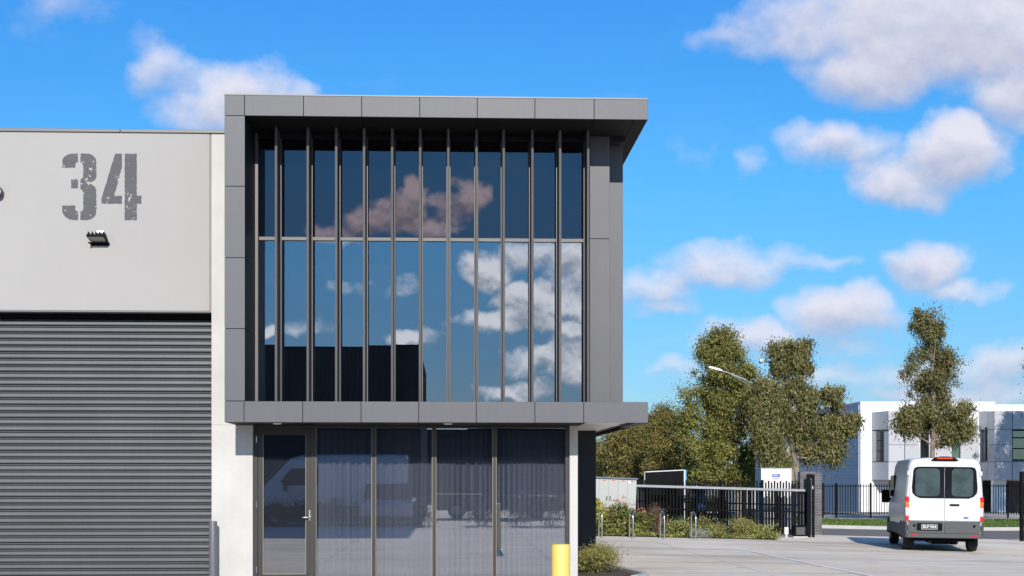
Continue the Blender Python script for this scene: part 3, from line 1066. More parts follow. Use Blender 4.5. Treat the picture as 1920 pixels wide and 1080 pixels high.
# ------------------------------------------------------------------ things on the building
fx, fz = pz(187, 455, YP)
fl = thing('floodlight', 'small black LED floodlight bracketed to the cream wall below the number 34', 'floodlight', (fx, YP, fz))
tilt = Matrix.Rotation(R(-9), 4, 'X')
yaw = Matrix.Rotation(R(0), 4, 'Z')
Mx = Matrix.Translation((.0, -.17, .03)) @ yaw @ tilt
def tmb(mb, mtx):
    mb.v = [tuple(mtx @ Vector(p)) for p in mb.v]
    return mb
hb = MB().box(-.14, .14, -.13, .13, .004, .04)
for k in range(5):
    hb.box(-.12 + k * .06 - .006, -.12 + k * .06 + .006, -.11, .11, .04, .09)
house = part('housing', tmb(hb, Mx), M['black'], fl)
for i in range(4):
    for j in range(3):
        part('lens', tmb(B(-.118 + i * .061, -.118 + i * .061 + .052, -.105 + j * .07, -.105 + j * .07 + .058, -.003, .004), Mx), M['lensled'], house)
part('driver_box', tmb(B(-.01, .11, -.02, .10, .091, .14), Mx), M['white'], fl, .004)
br = MB().tube([(.13, -.10, .02), (.15, -.05, -.01), (.15, 0, -.02)], .012, 6)
br.box(-.14, .16, -.02, 0, -.05, .0)
br.box(-.15, -.12, -.14, -.02, -.03, -.01)
part('bracket', br, M['black'], fl)

wx, wz = pz(-3, 362, YP)
wl = thing('wall_light', 'round wall light cut off by the frame edge left of the number', 'light', (wx, YP, wz))
part('body', MB().tube([(0, 0, 0), (0, -.05, 0), (0, -.10, 0), (0, -.12, 0)], [.06, .095, .095, .06], 16), M['frame_dark'], wl, smooth=True)
part('lens', MB().tube([(0, -.121, 0), (0, -.135, 0), (0, -.14, 0)], [.075, .07, .03], 16), M['white'], wl, smooth=True)

for u, lb in ((520, 'small recessed downlight in the canopy soffit above the entrance door'), (840, 'small recessed downlight in the canopy soffit above the third shop window')):
    x = ux(u, .45)
    d = thing('downlight', lb, 'light', (x, .45, ZLB - .002), group='downlights in the canopy soffit')
    part('trim_ring', MB().tube([(0, 0, 0), (0, 0, -.012)], [.075, .06], 20), M['white'], d, smooth=True)
    part('lens', MB().tube([(0, 0, -.0125), (0, 0, -.016)], [.05, .045], 16), M['lensled'], d)

# bollards
bx, bz = pz(399.5, 977, 1.0 - .12)
bo = thing('bollard', 'slim dark grey bollard standing beside the roller door', 'bollard', (bx, .88, 0))
part('post', MB().tube([(0, 0, 0), (0, 0, bz - .02), (0, 0, bz - .005), (0, 0, bz)], [.066, .066, .062, .05], 24), M['grey_paint'], bo, smooth=True)
part('base_plate', MB().tube([(0, 0, .002), (0, 0, .014)], [.10, .10], 24), M['grey_paint'], bo, smooth=True)
YB = -8.7
bx, bz = pz(1051.5, 1020, YB)
bo = thing('bollard', 'thick pale yellow bollard standing in front of the concrete column', 'bollard', (bx, YB, 0))
rb = 17.7 * (YB + CAM_D) / FPX
part('post', MB().tube([(0, 0, 0), (0, 0, bz - .015), (0, 0, bz - .004), (0, 0, bz)], [rb, rb, rb - .006, rb - .016], 40), M['yellow'], bo, smooth=True)
part('base_plate', MB().tube([(0, 0, .002), (0, 0, .016)], [rb + .06, rb + .06], 32), M['yellow'], bo, smooth=True)

# garden bed at the building corner
bed = kind(part('garden_bed', MB().prism([(2.06, 1.2), (2.95, 1.2), (3.15, 1.75), (2.80, 4.2), (2.06, 4.3)], 2, -.03, .07), M['soil']), 'structure')
kb = MB()
path = [(2.92, 1.1), (3.20, 1.75), (2.78, 4.5), (2.36, 8.7)]
for (a, c) in zip(path[:-1], path[1:]):
    d = Vector((c[0] - a[0], c[1] - a[1], 0)).normalized()
    nn = Vector((d.y, -d.x, 0)) * .12
    kb.prism([a, c, (c[0] + nn.x, c[1] + nn.y), (a[0] + nn.x, a[1] + nn.y)], 2, -.1, .11)
part('kerb_edge', kb, M['kerbc'], bed)
shrub('shrub', 'low spreading olive shrub beside the concrete column at the building corner', 2.52, 2.6, .42, .75, .52, 9000, M['leaf_fine'], 21, leaf=.05, clump=.07, z=.06, lob=7, wd=.22)
shrub('shrub', 'tiny dry seedhead plant against the dark side wall', 2.18, 5.6, .08, .1, .42, 200, M['leaf_dry'], 22, leaf=.05, clump=.04, z=.06, lob=2)

# ------------------------------------------------------------------ bike hoops
hoop0 = None
spots = [(1128.5, 1008.5), (1187, 1011), (1245.5, 1013.5), (1304.5, 1017)]
names = ['stainless bike hoop in front of the yellow green bush', 'stainless bike hoop in front of the red flowering shrub', 'stainless bike hoop beside the dry brown shrub', 'stainless bike hoop nearest the black sliding gate']
for (u, v), nm in zip(spots, names):
    Y = 19.3
    X = ux(u, Y)
    if hoop0 is None:
        hoop0 = thing('bike_hoop', nm, 'bike rack', (X, Y, g(X, Y)), 0, 'bike hoops along the planting bed')
        pts = [(0, 0, 0), (0, 0, .62)] + [(0, .30 - .30 * math.cos(t), .62 + .18 * math.sin(t)) for t in [math.pi * k / 10 for k in range(1, 10)]] + [(0, .60, .62), (0, .60, 0)]
        pts = [(p[0] - p[1] * .05, p[1], p[2]) for p in pts]
        part('rail', MB().tube(pts, .024, 10), M['steel'], hoop0, smooth=True)
        for yy in (0, .6):
            part('base_plate', MB().tube([(-yy * .05, yy, .001), (-yy * .05, yy, .012)], [.06, .06], 14), M['steel'], hoop0)
    else:
        dup(hoop0, (X, Y, g(X, Y)), 0, nm)

# ------------------------------------------------------------------ planting bed by the gate
kind(sheet([2.6, 5.65, 9.8], [20.35, 23.3], .02, 'planting_bed', M['soil']), 'structure')
rng = np.random.default_rng(4)
n = 15000
px = rng.uniform(3.4, 9.9, n)
py = 20.45 + rng.random(n) ** 1.3 * 2.4
keep = (np.sin(px * 4.1) + np.sin(px * 1.7 + py * 3) + rng.normal(size=n) * .8) > -.6
px, py = px[keep], py[keep]
pzv = np.array([g(a, b_) for a, b_ in zip(px, py)]) + .03 + np.abs(rng.normal(size=len(px))) * .09 * (1.1 + np.sin(px * 2.7))
ax = rng.normal(size=(len(px), 3)) + np.array([0, 0, .9])
ax /= np.linalg.norm(ax, axis=1, keepdims=True)
LL = .09 * (.5 + rng.random(len(px)))
kind(link('ground_cover', leaf_mesh('ground_cover', np.stack([px, py, pzv], 1), ax, LL, LL * .35, rng), M['leaf_low']), 'stuff')
GB = 'shrubs in the planting bed by the gate'
def bedshrub(u, Y, wpx, hpx, n, m, lb, seed, **k):
    s = (Y + CAM_D) / FPX
    return shrub('shrub', lb, ux(u, Y), Y, wpx * s * .5, wpx * s * .45, hpx * s, n, m, seed, group=GB, **k)
bedshrub(1113, 20.6, 36, 78, 3000, M['leaf_yellow'], 'bright yellow green leafy bush beside the dark building corner', 31, leaf=.075)
bedshrub(1137, 21.0, 40, 56, 1900, M['leaf_shrub'], 'leafy shrub with tall red seed heads in front of the grey cabinet', 32, leaf=.07, flowers=14)
bedshrub(1170, 21.0, 58, 66, 3000, M['leaf_shrub'], 'largest shrub with orange pink flower heads in front of the grey cabinet', 33, leaf=.07, flowers=18)
bedshrub(1203, 21.2, 34, 50, 1500, M['leaf_shrub'], 'dark shrub with pink flower heads at the end of the black fence', 34, leaf=.07, flowers=8)
bedshrub(1233, 21.4, 46, 56, 2400, M['leaf_dry'], 'dry brown twiggy shrub between the bike hoops', 35, leaf=.11, wd=.12)
bedshrub(1268, 21.2, 56, 28, 1900, M['leaf_low'], 'low light green spreading shrub beside the third bike hoop', 36, leaf=.06)
bedshrub(1320, 21.6, 42, 40, 2400, M['leaf_shrub'], 'small dark green shrub behind the last bike hoop', 37, leaf=.05)
bedshrub(1348, 21.2, 32, 30, 2000, M['leaf_fine'], 'small rounded olive bush left of the widest olive bush', 38, leaf=.07, wd=.2)
bedshrub(1395, 21.2, 66, 36, 5200, M['leaf_fine'], 'wide rounded olive bush at the base of the sliding gate', 39, leaf=.08, wd=.2, lob=7)
bedshrub(1313, 20.6, 40, 12, 1500, M['leaf_silver'], 'flat silver leaved mat plant at the front of the bed', 40, leaf=.04)

# ------------------------------------------------------------------ electrical cabinet
YC = 21.9
cxr = ux(1190, YC)
s = (YC + CAM_D) / FPX
H_ = 1.86
cab = thing('electrical_cabinet', 'pale grey steel electrical cabinet with row of doors behind the shrubs', 'cabinet', (cxr, YC, g(cxr, YC)))
cab.rotation_euler = (0, R(2.2), R(-3))
ctop = vz(897, cxr, YC) - g(cxr, YC)
cus = [1190, 1173, 1155.5, 1138, 1119.5, 1101, 1082, 1063]
cxs = [(u - 1190) * s for u in cus]
part('body', B(cxs[-1] - .02, 0, .02, .8, 0, ctop - .04), M['cabinet'], cab, .004)
part('roof', B(cxs[-1] - .06, .04, -.05, .86, ctop - .04, ctop + .012), M['cabtop'], cab, .006)
zlow = .62
for i, (a, c) in enumerate(zip(cxs[1:], cxs[:-1])):
    if i == 0:
        zm = ctop - 1.0
        lower = part('door', B(a + .006, c - .012, -.005, .018, zlow, zm - .006), M['cabinet'], cab, .004)
        dd = part('door', B(a + .006, c - .012, -.005, .018, zm + .006, ctop - .06), M['cabinet'], cab, .004)
        part('label_plate', B((a + c) / 2 - .04, (a + c) / 2 + .04, -.009, -.006, zm - .075, zm - .045), M['red'], lower)
        part('label_plate', B(a + .02, a + .09, -.009, -.006, ctop - .16, ctop - .09), M['label'], dd)
    else:
        dd = part('door', B(a + .006, c - .006, -.005, .018, zlow, ctop - .06), M['cabinet'], cab, .004)
        if i in (2, 3, 5):
            hxx = c - .045 if i == 2 else a + .045
            if i == 2: hxx = a + .05
            if i == 3: hxx = c - .05
            if i == 5: hxx = c - .05
            part('handle', B(hxx - .013, hxx + .013, -.03, -.006, ctop - .72, ctop - .58), M['black'], dd, .004)
    part('label_plate', B((a + c) / 2 - .045, (a + c) / 2 + .045, -.009, -.006, ctop - .105, ctop - .08), M['red'], dd)
    part('plinth_panel', B(a + .006, c - .006, .0, .019, .02, zlow - .02), M['cabinet'], cab, .004)

# ------------------------------------------------------------------ black palisade fence and sliding gate
def zrail(X):          # gate follows the fall of the drive
    return None
YFN = 23.5
fa, fb = ux(1192, YFN), ux(1514, YFN)
ptop0, ptop1 = vz(903, fa, YFN), vz(905, fb, YFN)
fence = thing('picket_fence', 'black steel picket fence running behind the planting bed', 'fence', (fa, YFN, 0))
gate = thing('sliding_gate', 'black steel sliding gate with grey top rail standing open along the fence', 'gate', (fa, YFN, 0))
def lerp(a, b_, t): return a + (b_ - a) * t
L_ = fb - fa
pk = MB().box(-.023, .023, -.012, .012, 0, 1).mesh('picket')
pk.materials.append(M['black'])
def picket(parent, x, y, z0, z1):
    o = link('picket', pk, None, parent)
    o.location = (x, y, z0)
    o.scale = (1, 1, z1 - z0)
nk = 58
for k in range(nk):
    t = (k + .5) / nk
    x = t * L_
    picket(fence, x, .28, g(fa + x, YFN) + .08, lerp(ptop0, ptop1, t) + (.05 if k % 2 else 0))
for rz in (.18, 1.0, 1.45):
    z0, z1 = g(fa, YFN) + rz, g(fb, YFN) + rz
    part('rail', MB().prism([(0, z0), (L_, z1), (L_, z1 + .045), (0, z0 + .045)], 1, .295, .33), M['black'], fence)
for t in (0.0, .25, .5, .75, .995):
    part('post', B(t * L_ - .04, t * L_ + .04, .335, .415, g(fa + t * L_, YFN) - .1, lerp(ptop0, ptop1, t) + .08), M['black'], fence)
zr0, zr1 = vz(908.5, fa, YFN), vz(917.5, fb, YFN)
part('top_rail', MB().prism([(-.02, zr0 - .075), (L_, zr1 - .075), (L_, zr1), (-.02, zr0)], 1, -.09, .04), M['rail'], gate)
zb0, zb1 = g(fa, YFN) + .16, g(fb, YFN) + .16
part('bottom_rail', MB().prism([(0, zb0 - .08), (L_, zb1 - .08), (L_, zb1 + .04), (0, zb0 + .04)], 1, -.07, .03), M['black'], gate)
part('middle_rail', MB().prism([(0, zb0 + .62), (L_, zb1 + .62), (L_, zb1 + .66), (0, zb0 + .66)], 1, .012, .04), M['black'], gate)
nk = 52
for k in range(nk):
    t = (k + .35) / nk
    x = t * L_
    picket(gate, x, -.03, lerp(zb0, zb1, t) + .04, lerp(zr0, zr1, t) - .075)
part('end_post', B(L_ * .62, L_ * .62 + .1, -.08, .02, g(fa + L_ * .6, YFN), lerp(zr0, zr1, .62) - .08), M['black'], gate)
# gate post with guide rollers
gpx = ux(1520, 23.2)
gp = thing('gate_post', 'black steel gate guide post in front of the brick pier', 'post', (gpx, 23.2, g(gpx, 23.2)))
ztop = vz(889, gpx, 23.2) - g(gpx, 23.2)
part('post', B(-.13, -.03, -.06, .06, 0, ztop), M['black'], gp, .005)
part('post', B(.05, .12, -.05, .05, 0, ztop - .01), M['black'], gp, .005)
part('guide_bracket', B(-.029, .049, -.06, .02, ztop - .14, ztop), M['black'], gp, .004)
part('lock_plate', B(.03, .06, -.085, -.051, ztop - .48, ztop - .38), M['galv'], gp)
# motor
mx = ux(1499, 22.6)
mo = thing('gate_motor', 'black gate motor box on the ground beside the brick pier', 'motor', (mx, 22.6, g(mx, 22.6)))
part('cover', B(-.21, .21, -.15, .15, .05, .40), M['black'], mo, .02)
part('base', B(-.23, .23, -.17, .17, 0, .05), M['kerbc'], mo, .005)
part('face_panel', B(-.14, .14, -.158, -.151, .1, .34), M['vanplastic'], mo, .004)
mx = ux(1474.5, 22.5)
mo = thing('sensor_post', 'small off white sensor housing standing left of the gate motor', 'sensor', (mx, 22.5, g(mx, 22.5)))
part('housing', B(-.07, .06, -.05, .05, .1, .33), M['dirtywhite'], mo, .015)
part('stand', B(-.04, .03, -.03, .03, 0, .1), M['kerbc'], mo)
# brick pier, every brick an object
pxa, pxb = ux(1500, 23.6), ux(1541.5, 23.6)
pier = thing('brick_pier', 'grey brick gate pier at the edge of the driveway', 'pier', (pxa, 23.6, g(pxa, 23.6)))
pw = pxb - pxa
ph_ = vz(884, pxb, 23.6) - g(pxa, 23.6)
part('core', B(.012, pw - .012, .012, .38, -.1, ph_ - .01), M['mortar'], pier)
bw, bh = pw / 3, .0857
rows = int(ph_ / bh)
brk = MB().box(0, bw - .012, 0, .11, 0, bh - .012).mesh('brick', .003)
brk.materials.append(M['brick'])
hbk = MB().box(0, bw / 2 - .012, 0, .11, 0, bh - .012).mesh('brick', .003)
hbk.materials.append(M['brick'])
for r in range(rows):
    z = ph_ - (r + 1) * bh
    if r % 2:
        lay = [(0, hbk), (bw / 2, brk), (bw * 1.5, brk), (bw * 2.5, hbk)]
    else:
        lay = [(0, brk), (bw, brk), (bw * 2, brk)]
    for xo, me in lay:
        o = link('brick', me, None, pier)
        o.location = (xo + .006, random.uniform(-.003, .002), z + .006)

# ------------------------------------------------------------------ things beyond the gate
def zg(X, Y): return g(X, Y)
YSG = 27 - 2.6
x0, x1 = ux(1207.5, YSG), ux(1284, YSG)
sg = thing('billboard', 'large black backed billboard with thin light frame behind the fence', 'sign', (x0, YSG, g(x0, YSG)))
wz = x1 - x0
t0, t1 = vz(884, x0, YSG) - g(x0, YSG), vz(880.5, x1, YSG) - g(x0, YSG)
bo0 = vz(972, x0, YSG) - g(x0, YSG)
part('panel', MB().prism([(.03, bo0 + .1), (wz - .03, bo0 + .1), (wz - .03, t1 - .03), (.03, t0 - .03)], 1, 0, .03), M['black'], sg)
part('post', B(0, .035, -.03, .06, -.1, t0), M['rail'], sg)
part('post', B(wz - .035, wz, -.03, .06, -.1, t1), M['galv'], sg)
part('top_frame', MB().prism([(.051, t0 - .03), (wz - .051, t1 - .03), (wz - .051, t1), (.051, t0)], 1, -.03, .06), M['galv'], sg)
part('side_face', B(wz + .002, wz + .05, -.02, .10, bo0 + .2, t1 - .01), M['skyblue'], sg)
# white metal shed with sign
YSH = 24.9
x0, x1 = ux(1427, YSH), ux(1486, YSH)
sh = thing('storage_cabinet', 'white metal storage cabinet with blue notice behind the gate', 'cabinet', (x0, YSH, g(x0, YSH)))
w_ = x1 - x0
ht = vz(878, x0, YSH) - g(x0, YSH)
part('body', B(0, w_ - .03, 0, .9, 0, ht - .02), M['dirtywhite'], sh, .008)
part('roof_edge', B(-.02, w_ - .01, -.02, .92, ht - .019, ht + .008), M['galv'], sh, .004)
part('corner_post', B(w_ - .028, w_ + .06, .0, .9, 0, ht - .03), M['bark'], sh, .004)
nx, nz = pz(1455, 894, YSH)
nx -= x0
nz -= g(x0, YSH)
no = part('notice', B(nx - .13, nx + .13, -.006, -.001, nz - .01, nz + .09), M['blue'], sh)
part('notice', B(nx - .13, nx + .13, -.006, -.001, nz - .09, nz - .015), M['label'], sh)
for k in range(3):
    part('print_line', B(nx - .10, nx + .10 - .03 * k, -.008, -.0065, nz + .02 + .022 * k, nz + .028 + .022 * k), M['label'], no)
part('print_line', B(nx - .11, nx + .11, -.009, -.0065, nz - .05, nz - .035), M['blue'], no)
part('print_line', B(nx - .11, nx + .11, -.009, -.0065, nz - .08, nz - .065), M['red'], no)
# white panel and dark sign boards beyond
YW = 29
x0, z0 = pz(1392, 963, YW)
x1, z1 = pz(1417, 919, YW)
wp = thing('sign_panel', 'white sign panel on posts seen through the gate pickets', 'sign', (x0, YW, g(x0, YW)))
zb = g(x0, YW)
part('face', B(0, x1 - x0, 0, .04, z0 - zb, z1 - zb), M['white'], wp, .004)
for xx in (.06, x1 - x0 - .06):
    part('post', B(xx - .03, xx + .03, .042, .10, -.1, z1 - zb - .05), M['galv'], wp)
YS2 = 24.9
for (ua, ub, va, vb, lb, hm) in ((1293, 1322, 988, 959, 'black notice board with yellow heading low behind the fence', 'orange'), (1324, 1358, 989, 958, 'black notice board with white heading low behind the fence', 'label')):
    x0, z0 = pz(ua, va, YS2)
    x1, z1 = pz(ub, vb, YS2)
    zb = g(x0, YS2)
    sb = thing('notice_board', lb, 'sign', (x0, YS2, zb), group='notice boards behind the fence')
    w_ = x1 - x0
    bd = part('board', B(0, w_, 0, .04, z0 - zb, z1 - zb), M['black'], sb, .003)
    for k in range(6):
        part('print_block', B(.03 + k * w_ / 6.4, .03 + k * w_ / 6.4 + w_ / 9, -.004, -.001, z1 - zb - .07, z1 - zb - .02), M[hm], bd)
    for k in range(5):
        part('print_block', B(w_ * .42, w_ * .42 + .09 + .05 * (k % 2), -.004, -.001, z0 - zb + .05 + k * .07, z0 - zb + .095 + k * .07), M['label'], bd)
    for xx in (.05, w_ - .05):
        part('leg', B(xx - .02, xx + .02, .042, .08, -.05, z1 - zb - .05), M['galv'], sb)
    part('colour_panel', B(.02, w_ - .02, -.006, -.001, z0 - zb - .14, z0 - zb - .02), M['skyblue'], sb)
x0, z0 = pz(1362, 992, YS2 + .1)
x1, z1 = pz(1374, 978, YS2 + .1)
zb = g(x0, YS2)
pb = thing('plastic_drum', 'light blue plastic drum behind the fence next to the notice boards', 'drum', ((x0 + x1) / 2, YS2 + .2, zb))
part('body', MB().tube([(0, 0, 0), (0, 0, .03), (0, 0, .38), (0, 0, .42)], [.15, .17, .17, .14], 14), M['skyblue'], pb, smooth=True)
part('lid', MB().tube([(0, 0, .421), (0, 0, .44)], [.12, .12], 14), M['blue'], pb)
YBB = 40
x0, z0 = pz(1306, 962, YBB)
x1, z1 = pz(1322, 878, YBB)
bb = thing('banner_sign', 'tall dark blue banner sign under the large tree beyond the fence', 'sign', (x0, YBB, g(x0, YBB)))
part('panel', B(0, x1 - x0, 0, .06, .5, z1 - g(x0, YBB)), M['blue'], bb, .004)
part('post', B(.02, .1, .062, .14, -.1, z1 - g(x0, YBB) - .1), M['galv'], bb)
part('post', B(x1 - x0 - .1, x1 - x0 - .02, .062, .14, -.1, z1 - g(x0, YBB) - .1), M['galv'], bb)

# hedge beyond
for i, (u, lb) in enumerate(((1312, 'lime green clipped hedge plant seen through the fence left of the wide tree trunk'), (1338, 'lime green clipped hedge plant seen through the fence below the large tree'))):
    shrub('hedge', lb, ux(u, 43), 43, .75, .5, 1.05, 2600, M['leaf_yellow'], 50 + i, leaf=.10, clump=.15, group='hedge plants beyond the street')

# ------------------------------------------------------------------ far boundary fence
YFF = 46.2
ff = thing('boundary_fence', 'black tubular fence across the street in front of the white building', 'fence', (ux(1300, YFF), YFF, 0))
fx0 = ux(1300, YFF)
fpk = MB().box(-.016, .016, -.012, .012, 0, 1).mesh('picket')
fpk.materials.append(M['black'])
zt = lambda X: vz(907.5, 20, YFF)
zbm = vz(968, 20, YFF)
zt = vz(907.5, 20, YFF)
x = ux(1541, YFF)
while x < ux(1930, YFF):
    o = link('picket', fpk, None, ff)
    o.location = (x - fx0, 0, zbm + .05)
    o.scale = (1, 1, zt - zbm - .05)
    x += .128
xa, xb = ux(1300, YFF), ux(1960, YFF)
for z in (zt - .12, zbm + .14):
    part('rail', B(0, xb - xa, .014, .045, z, z + .04), M['black'], ff)
for u in (1543, 1568, 1632.5, 1697, 1761, 1826, 1890):
    X = ux(u, YFF)
    part('post', B(X - fx0 - .035, X - fx0 + .035, -.035, .05, zbm - .2, zt + .06), M['black'], ff)
# verge blades
n = 16000
gx = rng.uniform(10, 34, n)
gy = rng.uniform(34.3, 44.4, n)
gz = np.array([g(a, b_) for a, b_ in zip(gx, gy)]) + .10
ax = rng.normal(size=(n, 3)) * .5 + np.array([0, 0, 1])
ax /= np.linalg.norm(ax, axis=1, keepdims=True)
LL = .13 * (.5 + rng.random(n))
kind(link('grass', leaf_mesh('grass', np.stack([gx, gy, gz], 1), ax, LL, LL * .3, rng), M['grass']), 'stuff')

# ------------------------------------------------------------------ white building across the street
YB2 = 58.0
wb = thing('office_building', 'two storey white building with grey clad boxes across the street', 'building')
def fz2(v, u, Y): return vz(v, ux(u, Y), Y)
ZB = -.75
xl = ux(1613.5, YB2)
ztop = fz2(754.5, 1613, YB2)
xr = ux(1865, YB2)
core = part('wall', B(xl, xr, YB2, YB2 + 24, ZB, ztop), M['render'], wb, .01)
part('wall', B(xr + .004, ux(2300, YB2), YB2 + .3, YB2 + 24, ZB, fz2(758, 1880, YB2)), M['render'], wb, .01)
part('parapet_cap', B(xl - .03, xr + .03, YB2 - .03, YB2 + 24.03, ztop + .002, ztop + .05), M['white'], wb)
# side wall panels (long side, its blue shade put into the colour)
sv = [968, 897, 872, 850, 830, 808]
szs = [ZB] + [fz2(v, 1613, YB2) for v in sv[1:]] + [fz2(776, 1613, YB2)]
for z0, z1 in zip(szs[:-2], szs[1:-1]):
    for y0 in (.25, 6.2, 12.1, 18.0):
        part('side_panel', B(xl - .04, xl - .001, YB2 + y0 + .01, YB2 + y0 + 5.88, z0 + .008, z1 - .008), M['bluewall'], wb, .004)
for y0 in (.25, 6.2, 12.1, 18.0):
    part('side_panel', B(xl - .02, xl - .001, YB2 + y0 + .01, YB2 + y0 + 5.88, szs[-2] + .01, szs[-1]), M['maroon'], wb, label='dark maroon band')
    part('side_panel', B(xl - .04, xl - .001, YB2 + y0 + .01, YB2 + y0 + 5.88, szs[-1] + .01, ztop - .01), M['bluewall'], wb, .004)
YX = YB2 - 1.7
rows = [900, 866, 834, 805, 770]
def clad(ua, ub, Ya, Yb, m, skip=()):
    """a vertical run of panels between plan points (ua,Ya) and (ub,Yb)"""
    for i, (v0, v1) in enumerate(zip(rows[:-1], rows[1:])):
        if i in skip: continue
        xa, xb = ux(ua, Ya), ux(ub, Yb)
        z0, z1 = fz2(v0, ub, Yb), fz2(v1, ub, Yb)
        d = Vector((xb - xa, Yb - Ya, 0)).normalized()
        nn = Vector((d.y, -d.x, 0)) * -.12
        g_ = d * .012
        part('cladding_panel', MB().prism([(xa + g_.x, Ya + g_.y), (xb - g_.x, Yb - g_.y), (xb - g_.x + nn.x, Yb - g_.y + nn.y), (xa + g_.x + nn.x, Ya + g_.y + nn.y)], 2, z0 + .012, z1 - .012), m, wb)
def bulkbox(ua, uf, ub, Yback, Yfront):
    xa, xf, xb = ux(ua, Yback), ux(uf, Yfront), ux(ub, Yfront)
    z0, z1 = fz2(899.5, uf, Yfront) + .02, fz2(770.5, uf, Yfront) - .02
    part('box_core', MB().prism([(xa + .16, Yback - .01), (xf + .1, Yfront + .14), (xb - .06, Yfront + .14), (xb - .06, Yback - .01)], 2, z0, z1), M['clad_dark'], wb)
bulkbox(1635, 1666, 1725, YB2, YX)
clad(1635, 1666, YB2 - .05, YX, M['clad'], skip=(1, 2))
clad(1666, 1696, YX, YX, M['clad'])
clad(1696.5, 1725, YX, YX, M['clad'])
# slit window in the angled face: jambs, panes
def onface(u):
    t = (u - 1635) / 31.0
    Y = lerp(YB2 - .05, YX, t)
    return ux(u, Y), Y
for (ua, ub, kind_) in ((1635, 1642.5, 'c'), (1643, 1657, 'g'), (1657.5, 1666, 'c')):
    (xa, ya), (xb, yb) = onface(ua), onface(ub)
    zs_ = [866, 845.5, 826, 808] if kind_ == 'g' else [866, 808]
    for v0, v1 in zip(zs_[:-1], zs_[1:]):
        o = .02 if kind_ == 'g' else -.0
        part('window_pane' if kind_ == 'g' else 'cladding_panel', MB().prism([(xa + o, ya + o), (xb + o, yb + o), (xb + .1, yb + .1), (xa + .1, ya + .1)], 2, fz2(v0, ub, yb) + .03, fz2(v1, ub, yb) - .01), M['vanglass_rim'] if kind_ == 'g' else M['clad'], wb)
# recessed middle: dark glazing and white pier
part('window_pane', B(ux(1726, YB2 - .06), ux(1741, YB2 - .06), YB2 - .06, YB2 - .02, fz2(968, 1730, YB2), fz2(800, 1730, YB2)), M['vanglass_rim'], wb)
part('wall_panel', B(ux(1742, YB2 - .3), ux(1783, YB2 - .3), YB2 - .3, YB2 - .01, fz2(900, 1760, YB2), fz2(805, 1760, YB2)), M['clad'], wb, .01)
part('window_pane', B(ux(1784.5, YB2 - .06), ux(1799, YB2 - .06), YB2 - .06, YB2 - .02, fz2(866, 1790, YB2), fz2(815, 1790, YB2)), M['van_glass'], wb)
part('wall_panel', B(ux(1801, YB2 - .2), ux(1836, YB2 - .2), YB2 - .2, YB2 - .01, fz2(900, 1810, YB2), fz2(798, 1810, YB2)), M['clad'], wb, .01)
# second clad box
bulkbox(1836, 1865, 1990, YB2, YX)
clad(1836, 1850.5, YB2 - .05, YX + .85, M['clad'], skip=(1, 2))
clad(1851, 1865, YX + .83, YX, M['clad'])
clad(1865.5, 1898, YX, YX, M['clad'])
clad(1898.5, 1932, YX, YX, M['clad'], skip=(1, 2))
clad(1932.5, 1965, YX, YX, M['clad'])
part('recess_panel', MB().prism([(ux(1836, YB2 - .05) + .25, YB2 - .02), (ux(1850, YX + .85) + .1, YX + .95), (ux(1850, YX + .85) + .2, YX + 1.0), (ux(1836, YB2) + .5, YB2 - .01)], 2, fz2(863, 1850, YX), fz2(799, 1850, YX)), M['clad_dark'], wb)
part('window_pane', B(ux(1847, YX + .9), ux(1850.5, YX + .9), YX + .86, YX + .9, fz2(863, 1850, YX), fz2(800, 1850, YX)), M['vanglass_rim'], wb)
wf = part('window_frame', B(ux(1898.5, YX + .06), ux(1931, YX + .06), YX + .10, YX + .16, fz2(863, 1898, YX), fz2(800, 1898, YX)), M['black'], wb)
for v0, v1 in ((861, 842), (840, 822), (819.5, 808)):
    part('window_pane', B(ux(1900, YX), ux(1930, YX), YX + .07, YX + .09, fz2(v0, 1900, YX), fz2(v1, 1900, YX)), M['van_glass'], wf)
# ground floor
part('doorway', B(ux(1843, YB2 - .05), ux(1862, YB2 - .05), YB2 - .05, YB2 - .02, ZB, fz2(902, 1850, YB2)), M['vanglass_rim'], wb)
part('column', B(ux(1863, YX + .4), ux(1887, YX + .4), YX + .4, YX + .8, ZB, fz2(899, 1870, YX)), M['render'], wb, .01)
part('doorway', B(ux(1888, YB2 - .5), ux(1914, YB2 - .5), YB2 - .5, YB2 - .44, ZB, fz2(902, 1900, YB2)), M['maroon'], wb, label='dark red door panel')
part('recess_shade', B(ux(1667, YB2 - .04), ux(1725, YB2 - .04), YB2 - .04, YB2 - .015, fz2(955, 1700, YB2), fz2(902, 1700, YB2)), M['clad_dark'], wb)  # flat dark sheet on the wall standing in for shade in a recess
me = text_mesh('1', .35, 'wall_number')
o = link('wall_number', me, M['black'], wb)
o.rotation_euler = (R(90), 0, 0)
o.location = (ux(1916, YX - .02), YX - .012, fz2(779, 1916, YX))

# small pale building behind the eucalypt
YB3 = 75
x0, x1 = ux(1440, YB3), ux(1510, YB3)
fb2 = thing('factory_building', 'pale distant factory wall glimpsed behind the forked eucalypt', 'building', (x0, YB3, -.6))
part('wall', B(0, x1 - x0, 0, 10, 0, vz(868, x0, YB3) + .6), M['bluewall'], fb2)
part('upper_wall', B(0, x1 - x0 - .2, .05, 10, vz(868, x0, YB3) + .602, vz(838, x0, YB3) + .6), M['render'], fb2)
part('window', B(2.0, 2.35, -.02, -.001, vz(872, x0, YB3) + .6, vz(866, x0, YB3) + .6), M['vanglass_rim'], fb2)

